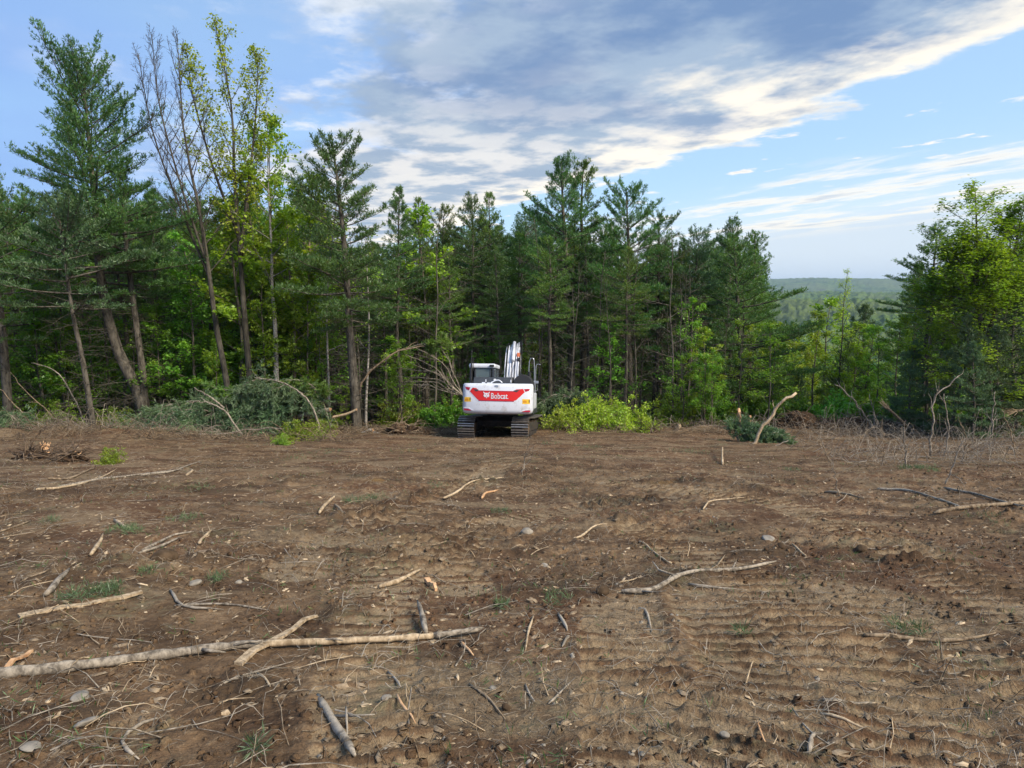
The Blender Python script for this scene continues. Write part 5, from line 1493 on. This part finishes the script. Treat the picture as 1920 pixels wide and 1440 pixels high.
# long bent saplings by the woods on the left
arch([(170, 812), (150, 770), (110, 700), (60, 680)], 26, 1.8, 'dead_wood', 'long thin bent sapling arching left of the slim pine', group='bent saplings', twigs=2)
arch([(80, 832), (60, 795), (30, 760), (0, 728)], 25.6, 1.8, 'brown_stick', 'thin bent sapling leaning out at the left edge', group='bent saplings', twigs=2)
arch([(135, 833), (110, 790), (60, 745), (20, 700)], 26.2, 1.4, 'brown_stick', 'thinnest bent sapling between the other two at the left', group='bent saplings', twigs=2)
# arching branch beside the pointed pine with a bright needle tuft
arch([(672, 740), (690, 700), (740, 662), (790, 650), (830, 648)], 27.6, 2.5, 'brown_stick', 'arching branch reaching right from the pointed pine towards the excavator', group=None, twigs=6, tl=.9)
bough('pine_bough', [wp(760, 655, 27.6), wp(790, 645, 27.6), wp(838, 643, 27.6)], 0.015, 'bright green needle tuft at the end of the arching branch', 'bough', None, 'needle_yellow', .45, .15, 22, seed=20)
ES = 'bare branches fanning out left of the excavator'
for k, (x1, y1, x2, y2) in enumerate([(820, 700, 740, 690), (820, 712, 735, 705), (815, 690, 760, 665), (830, 680, 775, 650), (800, 722, 745, 722), (838, 668, 812, 640), (825, 705, 765, 678), (812, 716, 738, 716)]):
    arch([(868, 742), ((868 + x1) / 2, (742 + y1) / 2 + 2), (x1, y1), (x2, y2)], 28.6 + .08 * k, 1.25, 'dead_wood',
         ['upper middle branch of the bare fan left of the excavator', 'middle branch of the bare fan left of the excavator', 'second highest arching branch of the bare fan', 'highest arching branch of the bare fan', 'lowest branch of the bare fan left of the excavator',
          'steepest branch of the bare fan, nearest the cab', 'branch of the bare fan ending beside the arching branch', 'branch of the bare fan just above the lowest one'][k], group=ES, twigs=6, tl=.6, taper=.4)
# logs by the pile
def log(pxs, depth, rpx, mat, label, endm='split', dy=0, name='log'):
    W = [pt(px, py, depth + dy * i) for i, (px, py) in enumerate(pxs)]; W = np.array(W); o0 = W[0].copy(); r = rpx * depth / FPX
    e = empty(name, tuple(o0)); tag(e, label, 'log'); SP = smooth_path(W - o0, 12)
    mb = MB(); mb.tube(SP, np.linspace(r, r * .8, 12), 10, wob=.14, cap=False); mb.build('bark', M[mat], e, True)
    mb = MB(); gg = np.random.default_rng(int(pxs[0][0]))
    for (c_, d_, rr) in ((SP[0], nrm(SP[0] - SP[1]), r), (SP[-1], nrm(SP[-1] - SP[-2]), r * .8)):
        A_ = nrm(np.cross(d_, [0, 0, 1])); B_ = np.cross(d_, A_)
        n = 9; ring = [c_ + (A_ * math.cos(k * 2 * math.pi / n) + B_ * math.sin(k * 2 * math.pi / n)) * rr * .97 for k in range(n)]
        for k in range(n):
            tip = (ring[k] + ring[(k + 1) % n]) / 2 * .75 + c_ * .25 + d_ * rr * gg.uniform(.2, 1.6)
            mb.add([tuple(ring[k]), tuple(ring[(k + 1) % n]), tuple(c_ - d_ * .0), tuple(tip)], [(0, 1, 3), (1, 2, 3), (2, 0, 3)])
    mb.build('broken_end', M[endm], e)
    return e
log([(572, 822), (610, 822), (650, 822)], 26.0, 7, 'birch_bark', 'grey log lying half under leaves at the right end of the brush pile')
log([(655, 826), (690, 808), (698, 806)], 26.2, 4, 'birch_bark', 'short grey log slanting up right of the grey log')
log([(700, 812), (735, 820), (765, 824)], 26.1, 4.2, 'birch_bark', 'thin pale log on the ground right of the pointed pine')
log([(560, 780), (590, 774), (618, 768)], 26.9, 5, 'birch_bark', 'broken grey log lying on top of the right side of the pile')
log([(625, 782), (650, 776), (668, 768)], 27.0, 2.6, 'peeled', 'pale peeled stick leaning against the foot of the pointed pine')
log([(130, 850), (160, 842), (250, 838)], 24.6, 3.2, 'brown_stick', 'brown log in the tangle left of the brush pile')
log([(142, 825), (190, 832), (235, 838)], 24.9, 3, 'peeled', 'pale log slanting in the tangle by the slim pine')
for (px, py, lab) in [(146, 862, 'orange splintered stump in the twigs at the left'), (88, 852, 'smaller orange splintered stub at the far left')]:
    p = gp(px, py); mb = MB(); gg = np.random.default_rng(px)
    for k in range(11):
        a_ = k * .57; rr = gg.uniform(.02, .12); h_ = gg.uniform(.12, .38); b_ = np.array([math.cos(a_) * rr, math.sin(a_) * rr, -.04])
        mb.tube([b_, b_ + [gg.normal(0, .08), gg.normal(0, .08), h_]], [.045, .008], 5)
    o = mb.build('splintered_stump', M['split']); o.location = tuple(p); tag(o, lab, 'stump')

# the broken pole and the splintered butt, right
arch([(1397, 862), (1408, 838), (1432, 800), (1455, 770), (1468, 750), (1492, 738)], 21.6, 3.4, 'peeled', 'tall crooked pale pole standing out of the green bough clump', 'broken_pole', 'pole', None, .75, 2, tl=.3)
e = log([(1366, 850), (1385, 856), (1403, 866)], 20.9, 6.5, 'maple_bark', 'broken butt with orange torn wood at the foot of the pale pole')
mb = MB(); gg = np.random.default_rng(4)
b0 = pt(1400, 864, 20.85)
for k in range(16):
    s_ = gg.normal(0, .045, 3); mb.tube([s_, s_ * .6 + (pt(1412, 880, 20.6) - b0) * gg.uniform(.6, 1.05)], [.028, .006], 5)
o = mb.build('torn_wood', M['split']); o.parent = e; o.location = tuple(b0 - np.array(e.location))
arch([(1410, 852), (1440, 838), (1480, 826)], 21.4, 1.8, 'dead_wood', 'thin grey branch pointing right across the bough clump', twigs=2, tl=.4)
stick([(1355, 872), (1354, 858), (1354, 848)], 2.0, 'peeled', 'small upright pale stub left of the broken butt', taper=.8, lift=(0, .2))
# root and earth mounds along the right edge
def mound(px, py, w, h, label, seed, n=44, cat='root heap'):
    p = gp(px, py); e = empty('root_heap', tuple(p)); tag(e, label, cat); gg = np.random.default_rng(seed)
    mb = MB(); k1, k2 = 22, 10; V_ = []; F_ = []
    for i in range(k2):
        for j in range(k1):
            a_ = j * 2 * math.pi / k1; t_ = i / (k2 - 1); rr = w * math.sin(t_ * math.pi / 2); q = 1 + .5 * (vn(np.array([a_ * 1.3 + seed]), np.array([t_ * 5]), seed)[0] - .5) + gg.normal(0, .13)
            V_.append((math.cos(a_) * rr * q, math.sin(a_) * rr * .7 * q, h * math.cos(t_ * math.pi / 2) * q - .05))
    for i in range(k2 - 1):
        for j in range(k1): F_.append((i * k1 + j, (i + 1) * k1 + j, (i + 1) * k1 + (j + 1) % k1, i * k1 + (j + 1) % k1))
    mb.add(V_, F_); mb.build('soil_mound', M['soil_heap'], e, False)
    mb = MB()
    for k in range(n):
        a_ = gg.uniform(0, 6.28); r0 = w * gg.uniform(.1, .9); b_ = np.array([math.cos(a_) * r0, math.sin(a_) * r0 * .7, h * (1 - (r0 / w) ** 2) * .8])
        d_ = nrm(np.array([gg.normal(0, 1), gg.normal(0, .6), abs(gg.normal(.2, .4))])); L = gg.uniform(.25, .9)
        mb.tube(smooth_path([b_, b_ + d_ * L * .5 + gg.normal(0, .06, 3), b_ + d_ * L + gg.normal(0, .08, 3) - [0, 0, .1]], 6), np.linspace(gg.uniform(.012, .03), .004, 6), 5)
    mb.build('roots', M['root'] if seed % 2 else M['brown_stick'], e, True)
for (px, py, w, h, lab, sd_) in [(1495, 806, 0.8, 0.55, 'reddish root heap with torn roots right of the green bough clump', 1), (1550, 806, 0.6, 0.3, 'low root heap between the two larger ones on the right', 3),
                              (1600, 805, 0.7, 0.35, 'broad low root and bark heap under the bent bare stem', 2), (1665, 806, 0.6, 0.3, 'root heap at the foot of the splintered stub', 4),
                              (1400, 805, 0.45, 0.3, 'small heap with broken stubs behind the green bough clump', 5), (1215, 812, 0.4, 0.22, 'little root clump below the yellow-green heap', 7),
                              (1130, 808, 0.7, 0.25, 'bare reddish soil hump in front of the yellow-green heap', 6), (760, 815, 0.8, 0.35, 'twiggy soil hump left of the excavator', 8),
                              (60, 862, 0.4, 0.2, 'dark soil and twig hump at the far left', 9), (130, 864, 0.4, 0.2, 'soil hump around the orange stump at the left', 11), (1765, 808, .7, .3, 'earth hump behind the dead stems', 10)]:
    mound(px, py, w, h, lab, sd_)
for (px, py, x2, y2, r_, m_, lab) in [(1388, 806, 1385, 767, 4.2, 'split', 'taller broken reddish stub behind the green bough clump'), (1402, 806, 1406, 781, 3.4, 'split', 'shorter broken stub behind the green bough clump'),
                               (1271, 806, 1273, 798, 5.5, 'peeled', 'freshly cut pale stub at the crest, right of the yellow-green heap')]:
    arch([(px, py), ((px + x2) / 2 + 1, (py + y2) / 2), (x2, y2)], 27.2, r_, m_, lab, 'broken_stub', 'stub', None, .7, 1, tl=.2)
# splintered broom-like broken trunks
def splinter(px0, py0, px1, py1, depth, r, label, brush=18, bl=0.45):
    a_ = pt(px0, py0, depth); b_ = pt(px1, py1, depth); e = empty('broken_snag', tuple(a_)); tag(e, label, 'broken trunk'); v_ = b_ - a_; d_ = nrm(v_)
    mb = MB(); mb.tube(smooth_path([[0, 0, 0], v_ * .5 + [0, 0, .03], v_], 8), np.linspace(r, r * .8, 8), 8, wob=.1); mb.build('stem', M['brown_stick'], e, True)
    mb = MB(); gg = np.random.default_rng(int(px0))
    for k in range(brush):
        s_ = gg.normal(0, r * .5, 3); mb.tube([v_ + s_, v_ + s_ + (d_ + gg.normal(0, .22, 3)) * bl * gg.uniform(.5, 1)], [.012, .003], 4)
    mb.build('splinters', M['peeled'], e)
splinter(1700, 800, 1665, 766, 25.5, .055, 'broom-like splintered stub leaning left behind the dead stems')
splinter(1960, 772, 1905, 771, 24.0, .075, 'pale splintered trunk end reaching in from the right edge', 26, .7)
splinter(1912, 800, 1908, 762, 26.5, .05, 'small upright broken trunk by the right edge', 6, .1)
# dead thin stems standing in the right part of the clearing
DS = 'dead thin stems standing in the right of the clearing'
stems_ = [([(1745, 850), (1748, 800), (1755, 745), (1798, 705)], 2.2, 'tall dead stem curving right at its top, in the middle of the dead stems'), ([(1640, 812), (1615, 770), (1585, 735), (1565, 720)], 2.0, 'bent bare stem leaning left across the gap'),
          ([(1700, 880), (1698, 850), (1696, 800)], 2.0, 'short upright dead stem above the green tuft on the right'), ([(1640, 800), (1638, 770), (1630, 740)], 1.4, 'thin straight dead stem left of the splintered stub'),
          ([(1855, 835), (1862, 780), (1865, 735)], 1.7, 'forked dead stem near the right edge'), ([(1848, 810), (1858, 770), (1885, 745)], 1.6, 'curved dead stem right of the forked one'),
          ([(1770, 850), (1778, 800), (1770, 740)], 1.6, 'straight dead stem right of the tall curving one'), ([(1720, 800), (1740, 770), (1745, 735)], 1.3, 'fine dead stem behind the tall curving one'),
          ([(1770, 920), (1788, 870), (1805, 830)], 1.6, 'dark slanting stem in front on the right'), ([(1575, 940), (1568, 900), (1560, 868)], 1.4, 'thin dark stem standing left of the other dead stems'),
          ([(1560, 865), (1540, 835), (1520, 815)], 1.2, 'thin leaning stem right of the bough clump'), ([(1575, 860), (1600, 830), (1640, 800)], 1.3, 'thin stem leaning right among the dry twigs'),
          ([(1610, 880), (1640, 850), (1660, 812)], 1.2, 'slanting twig in the dry tangle'), ([(1660, 872), (1650, 840), (1620, 810)], 1.2, 'crossing twig in the dry tangle'),
          ([(1805, 870), (1812, 830), (1800, 790)], 1.3, 'thin grey stem between the slanting and straight ones'), ([(1905, 850), (1895, 810), (1880, 770)], 1.3, 'thin grey stem at the right edge'),
          ([(1680, 790), (1720, 805), (1800, 822)], 1.4, 'long level branch lying across the dead stems'), ([(978, 890), (984, 868), (982, 850)], 1.6, 'short brown stick standing in the soil right in front of the excavator'),
          ([(1052, 838), (1062, 850), (1060, 862)], 1.6, 'pale little stick standing in the soil right of the excavator')]
for pts_, r_, lab in stems_:
    b_ = g_plane(*pts_[0]); arch(pts_, max(8.0, min(26.8, b_[1])), r_, 'dead_wood' if r_ > 1.35 else 'brown_stick', lab, 'dead_stem', 'stem', DS, .45, 5, tl=.55)

# stones
def stone(px, py, w, label, seed, name='stone', mat='stone', flat=.55):
    p = gp(px, py); gg = np.random.default_rng(seed); dn = np.linalg.norm(p - [0, 0, EYE]); r = w * dn / FPX / 2
    bm = bmesh.new(); bmesh.ops.create_icosphere(bm, subdivisions=3, radius=1)
    for v_ in bm.verts:
        q = 1 + .28 * (vn(np.array([v_.co.x * 1.4 + seed]), np.array([v_.co.y * 1.4 + v_.co.z * 2]), seed)[0] - .5)
        v_.co = Vector((v_.co.x * r * q * 1.1, v_.co.y * r * q * .8, v_.co.z * r * q * flat))
    me_ = bpy.data.meshes.new(name); bm.to_mesh(me_); bm.free(); me_.materials.append(M[mat])
    me_.polygons.foreach_set('use_smooth', [True] * len(me_.polygons))
    o = link(name, me_); o.location = (p[0], p[1], p[2] + r * flat * .4); o.rotation_euler = (gg.normal(0, .15), gg.normal(0, .15), gg.uniform(0, 6)); tag(o, label, 'stone'); return o
stone(988, 998, 24, 'rounded grey stone lying alone in the middle of the clearing', 1)
stone(150, 1322, 30, 'flat pale stone in the lower left soil', 2, flat=.3)
stone(165, 1370, 40, 'long pale flat rock near the bottom left', 3, flat=.25)
stone(60, 1418, 30, 'smooth pale rock at the bottom left corner', 4, flat=.25)
stone(1358, 1412, 16, 'small grey stone at the bottom right of centre', 5)
stone(702, 1066, 16, 'small flat stone left of the middle', 6, flat=.3)
stone(1440, 1016, 26, 'flat grey slab of stone on the right', 7, flat=.22)
stone(1020, 1058, 16, 'thin flat chip of stone below the rounded grey stone', 8, flat=.2)
stone(725, 1335, 18, 'broken pale stone in the lower centre left', 9, flat=.5)
stone(925, 1310, 16, 'dark grey flat stone in the lower centre', 10, flat=.4)
stone(365, 1105, 22, 'pale stone above the long pole', 11, flat=.4)
stone(448, 1100, 13, 'small tan stone right of the pale stone above the long pole', 12, flat=.6)

# clods that stand out
for (px, py, w, lab) in [(1463, 1037, 16, 'dark lump of soil, left one of the pair on the right'), (1615, 1040, 24, 'dark lump of soil, right one of the pair'), (1130, 1128, 26, 'dark clod right of the centre ridge'), (310, 935 + 130, 40, 'dark clod on the ridge at the left'),
                         (950, 1350, 16, 'small clod near the bottom centre')]:
    o = stone(px, py, w, lab, px, 'soil_clod', 'clod', .7); o['category'] = 'soil clod'

# ------------------------------------------------------------------ countless small litter (stuff)
def scatter(n, zmin=2.4, zmax=29, xr=0.80, power=1.0, mask=None, seed=0):
    gg = np.random.default_rng(seed); pts_ = []
    while len(pts_) < n:
        m_ = n * 2; y_ = zmin + (zmax - zmin) * gg.random(m_) ** (1.25 * power); x_ = (gg.random(m_) * 2 - 1) * xr * y_ * 1.02
        w_ = fbm(x_ / 1.3, y_ / 1.3, 401 + seed, 3); keep = gg.random(m_) < sstep(.35, .62, w_) * .9 + .1
        if mask is not None: keep &= mask(x_, y_, gg)
        pts_ += list(zip(x_[keep], y_[keep]))
    P_ = np.array(pts_[:n]); return P_[:, 0], P_[:, 1]


def twig_litter(name, n, lmin, lmax, rr, mat, seed, label, zmax=28, segs=4, up=.04, power=1.0, mask=None, zmin=2.4):
    gg = np.random.default_rng(seed); x_, y_ = scatter(n, zmin=zmin, zmax=zmax, seed=seed, power=power, mask=mask)
    L = gg.uniform(lmin, lmax, n) * (0.7 + 0.3 * gg.random(n)); a_ = gg.uniform(0, 2 * math.pi, n)
    bend = gg.normal(0, .55, (n, segs + 1)).cumsum(1) * .45; t_ = np.linspace(0, 1, segs + 1)
    dx = np.cos(a_[:, None] + bend); dy = np.sin(a_[:, None] + bend)
    X = x_[:, None] + np.concatenate([np.zeros((n, 1)), (dx[:, 1:] * (L / segs)[:, None]).cumsum(1)], 1)
    Y = y_[:, None] + np.concatenate([np.zeros((n, 1)), (dy[:, 1:] * (L / segs)[:, None]).cumsum(1)], 1)
    Z = H(X.ravel(), Y.ravel()).reshape(X.shape)
    Zm = np.maximum(Z, (Z + np.roll(Z, 1, 1)) / 2) + rr * .5 + np.abs(gg.normal(0, up, (n, 1))) * np.sin(t_ * math.pi)[None] + gg.uniform(-.004, up * .3, (n, segs + 1))
    P_ = np.stack([X, Y, Zm], -1)
    rad_ = rr * gg.uniform(.5, 1.4, (n, 1)) * np.linspace(1, .45, segs + 1)[None]
    T = np.gradient(P_, axis=1); T = nrm(T); A_ = nrm(np.cross(T, [0, 0, 1.0])); B_ = np.cross(T, A_)
    k = 3; th = np.arange(k) * 2 * math.pi / k
    V_ = P_[:, :, None, :] + rad_[:, :, None, None] * (np.cos(th)[None, None, :, None] * A_[:, :, None, :] + np.sin(th)[None, None, :, None] * B_[:, :, None, :])
    base = (np.arange(n) * (segs + 1) * k)[:, None, None]; i = (np.arange(segs) * k)[None, :, None]; j = np.arange(k)[None, None, :]; j2 = (np.arange(k) + 1) % k; j2 = j2[None, None, :]
    F_ = np.stack([base + i + j, base + i + j2, base + i + k + j2, base + i + k + j], -1).reshape(-1, 4)
    o = link(name, np_mesh(name, V_.reshape(-1, 3), F_, M[mat])); tag(o, label, None, None, 'stuff'); return o


twig_litter('straw_litter', 7000, .03, .13, .0015, 'dead_wood', 11, 'fine pale root fibres and straw on the soil', zmax=16, segs=2, up=.012)
left_more = lambda x, y, gg: gg.random(len(x)) < np.where(x < 0.5, 1.0, 0.42)
twig_litter('twig_litter', 5200, .04, .26, .0024, 'dead_wood', 1, 'thin grey twigs strewn over the soil')
twig_litter('twig_litter', 4800, .04, .24, .0026, 'brown_stick', 2, 'thin brown twigs and roots strewn over the soil')
twig_litter('twig_litter', 750, .2, .7, .0040, 'dead_wood', 3, 'longer grey twigs scattered over the clearing', mask=left_more, power=.75)
twig_litter('twig_litter', 320, .15, .5, .0042, 'peeled', 4, 'pale peeled twigs scattered over the clearing', mask=left_more, power=.8)
dense_edge = lambda x, y, gg: ((y > 22.0) & (x < -5)) | (y > 25.5)
twig_litter('brush_tangle', 1500, .4, 1.8, .008, 'brown_stick', 5, 'tangle of grey branches along the edge of the clearing', zmin=21, zmax=28.6, up=.22, segs=5, mask=dense_edge)
twig_litter('brush_tangle', 900, .4, 1.9, .008, 'dead_wood', 8, 'pale dead branches heaped along the edge of the clearing', zmin=24, zmax=28.4, up=.38, segs=5, mask=lambda x, y, gg: (y > 25.6) & ((x > 5) | (x < -6)) | (x < -9))
twig_litter('brush_tangle', 900, .4, 1.3, .011, 'root', 6, 'tangle of brown roots and branches along the edge of the clearing', zmin=21, zmax=28.8, up=.14, segs=5, mask=dense_edge)
right_tangle = lambda x, y, gg: (x > 7.5) & (y > 15) & (x > 0.42 * y)
twig_litter('dry_stem_tangle', 560, .5, 1.7, .0065, 'dead_wood', 7, 'tangle of dry stems on the right of the clearing', zmin=15, zmax=27.5, up=.36, segs=5, mask=right_tangle)


def chips(name, n, smin, smax, mat, seed, label, thick=.25, asp=2.6, mask=None, power=1.0, zmax=26):
    gg = np.random.default_rng(seed); x_, y_ = scatter(n, zmax=zmax, seed=seed, mask=mask, power=power); z_ = H(x_, y_)
    s_ = smin * (smax / smin) ** gg.random(n); az = gg.uniform(0, 6.28, n)
    U = np.stack([np.cos(az), np.sin(az), gg.normal(0, .25, n)], 1); U = nrm(U); W_ = nrm(np.cross(U, np.array([0, 0, 1.0]) + gg.normal(0, .25, (n, 3)))); N_ = np.cross(W_, U)
    C = np.stack([x_, y_, z_ + s_ * thick * .3], 1); corners = []
    for (a_, b_, c_) in [(-1, -.5, -.5), (-.2, -1, -.5), (1, -.3, -.5), (.6, .8, -.5), (-.6, .7, -.5), (-.8, -.35, .5), (-.1, -.7, .6), (.8, -.2, .5), (.4, .6, .45), (-.5, .5, .55)]:
        j = gg.uniform(.7, 1.25, (n, 3)); corners.append(C + U * (s_ * a_ * .5)[:, None] * j[:, :1] + W_ * (s_ * b_ * .5 / asp * 1.6)[:, None] * j[:, 1:2] + N_ * (s_ * c_ * thick)[:, None] * j[:, 2:])
    V_ = np.stack(corners, 1).reshape(-1, 3); b_ = (np.arange(n) * 10)[:, None]
    q = np.array([[0, 1, 6, 5], [1, 2, 7, 6], [2, 3, 8, 7], [3, 4, 9, 8], [4, 0, 5, 9], [5, 6, 7, 9], [7, 8, 9, 9]])
    q = q[:6]; F_ = (b_[:, :, None] + q[None]).reshape(-1, 4)
    t3 = (b_ + np.array([[7, 8, 9]])).reshape(-1, 3)
    bmv = np_mesh(name, V_, F_, M[mat]); o = link(name, bmv); tag(o, label, None, None, 'stuff'); return o


chips('wood_chips', 2600, .018, .085, 'peeled', 21, 'pale wood and bark chips scattered on the soil', .12, 3.2)
chips('bark_scraps', 2600, .02, .11, 'brown_stick', 22, 'brown bark scraps scattered on the soil', .12, 2.8)
chips('soil_clods', 13000, .010, .060, 'soil', 23, 'dark crumbs and clods of loose soil', .42, 1.8, power=1.0)
chips('pebbles', 900, .010, .035, 'stone', 24, 'small pale pebbles in the soil', .35, 1.6)

# needle sprigs and grass on the soil
def ground_tufts(name, spots, mat, label, seed, ln=.10):
    gg = np.random.default_rng(seed); C = []; D = []
    for (px, py, w, n) in spots:
        c_ = g_plane(px, py); dn = math.hypot(c_[1], EYE + .145 * c_[1]); rr = w * dn / FPX / 2
        a_ = gg.uniform(0, 6.28, n); q = gg.random(n) ** .6 * rr; x_ = c_[0] + np.cos(a_) * q; y_ = c_[1] + np.sin(a_) * q * 1.5
        C.append(np.stack([x_, y_, H(x_, y_) + .01 + gg.random(n) * .03], 1)); D.append(gg.normal(0, .5, (n, 3)) + [0, 0, .55])
    o = link(name, needles_mesh(name, np.vstack(C), np.vstack(D), M[mat], 4, ln, .005, .5)); tag(o, label, None, None, 'stuff')
ground_tufts('needle_sprigs', [(232, 1010, 46, 60), (95, 992, 24, 26), (150, 1140, 60, 60), (200, 1132, 50, 70), (372, 925, 50, 40), (350, 985, 60, 40), (1720, 890, 62, 160), (1480, 884, 40, 40), (1100, 838, 60, 60),
              (1030, 834, 50, 40), (1290, 843, 80, 70), (700, 935, 40, 50), (660, 940, 40, 60), (280, 1095, 26, 20), (410, 1098, 30, 30), (935, 955, 34, 30), (760, 848, 60, 40), (1700, 1190, 60, 50), (940, 1142, 22, 30), (1040, 1140, 60, 30),
              (1390, 1200, 26, 26), (250, 1015, 30, 30), (480, 1425, 34, 18), (610, 850, 70, 50), (560, 860, 60, 40), (820, 915, 40, 26), (1850, 985, 60, 30)],
             'needle_grey', 'green pine needle sprigs lying on the soil', 31, .075)
gx, gy = scatter(900, zmax=28, seed=55)
gg = np.random.default_rng(56)
Cg = np.stack([gx, gy, H(gx, gy) + .005], 1); Cg = np.repeat(Cg, 3, 0) + gg.normal(0, .05, (2700, 3)) * [1, 1, .1]
o = link('grass', needles_mesh('grass', Cg, np.tile([0, 0, .6], (2700, 1)) + gg.normal(0, .4, (2700, 3)), M['grass'], 2, .06, .005, .4)); tag(o, 'sparse grass blades and green needles in the soil', None, None, 'stuff')

# ------------------------------------------------------------------ haze over the valley
hm = bpy.data.materials.new('valley_haze'); hm.use_nodes = True; nt = hm.node_tree
for n_ in list(nt.nodes): nt.nodes.remove(n_)
pv = nt.nodes.new('ShaderNodeVolumePrincipled'); pv.inputs['Density'].default_value = HAZE; pv.inputs['Color'].default_value = (0.62, 0.80, 1.0, 1)
ou = nt.nodes.new('ShaderNodeOutputMaterial'); nt.links.new(pv.outputs[0], ou.inputs['Volume'])
hz = MB(); hz.box(-6600, 6600, -6600, 6600, -110, 95)
o = link('haze', hz.mesh('haze', hm)); tag(o, 'thin blue haze over the valley', kind='stuff')
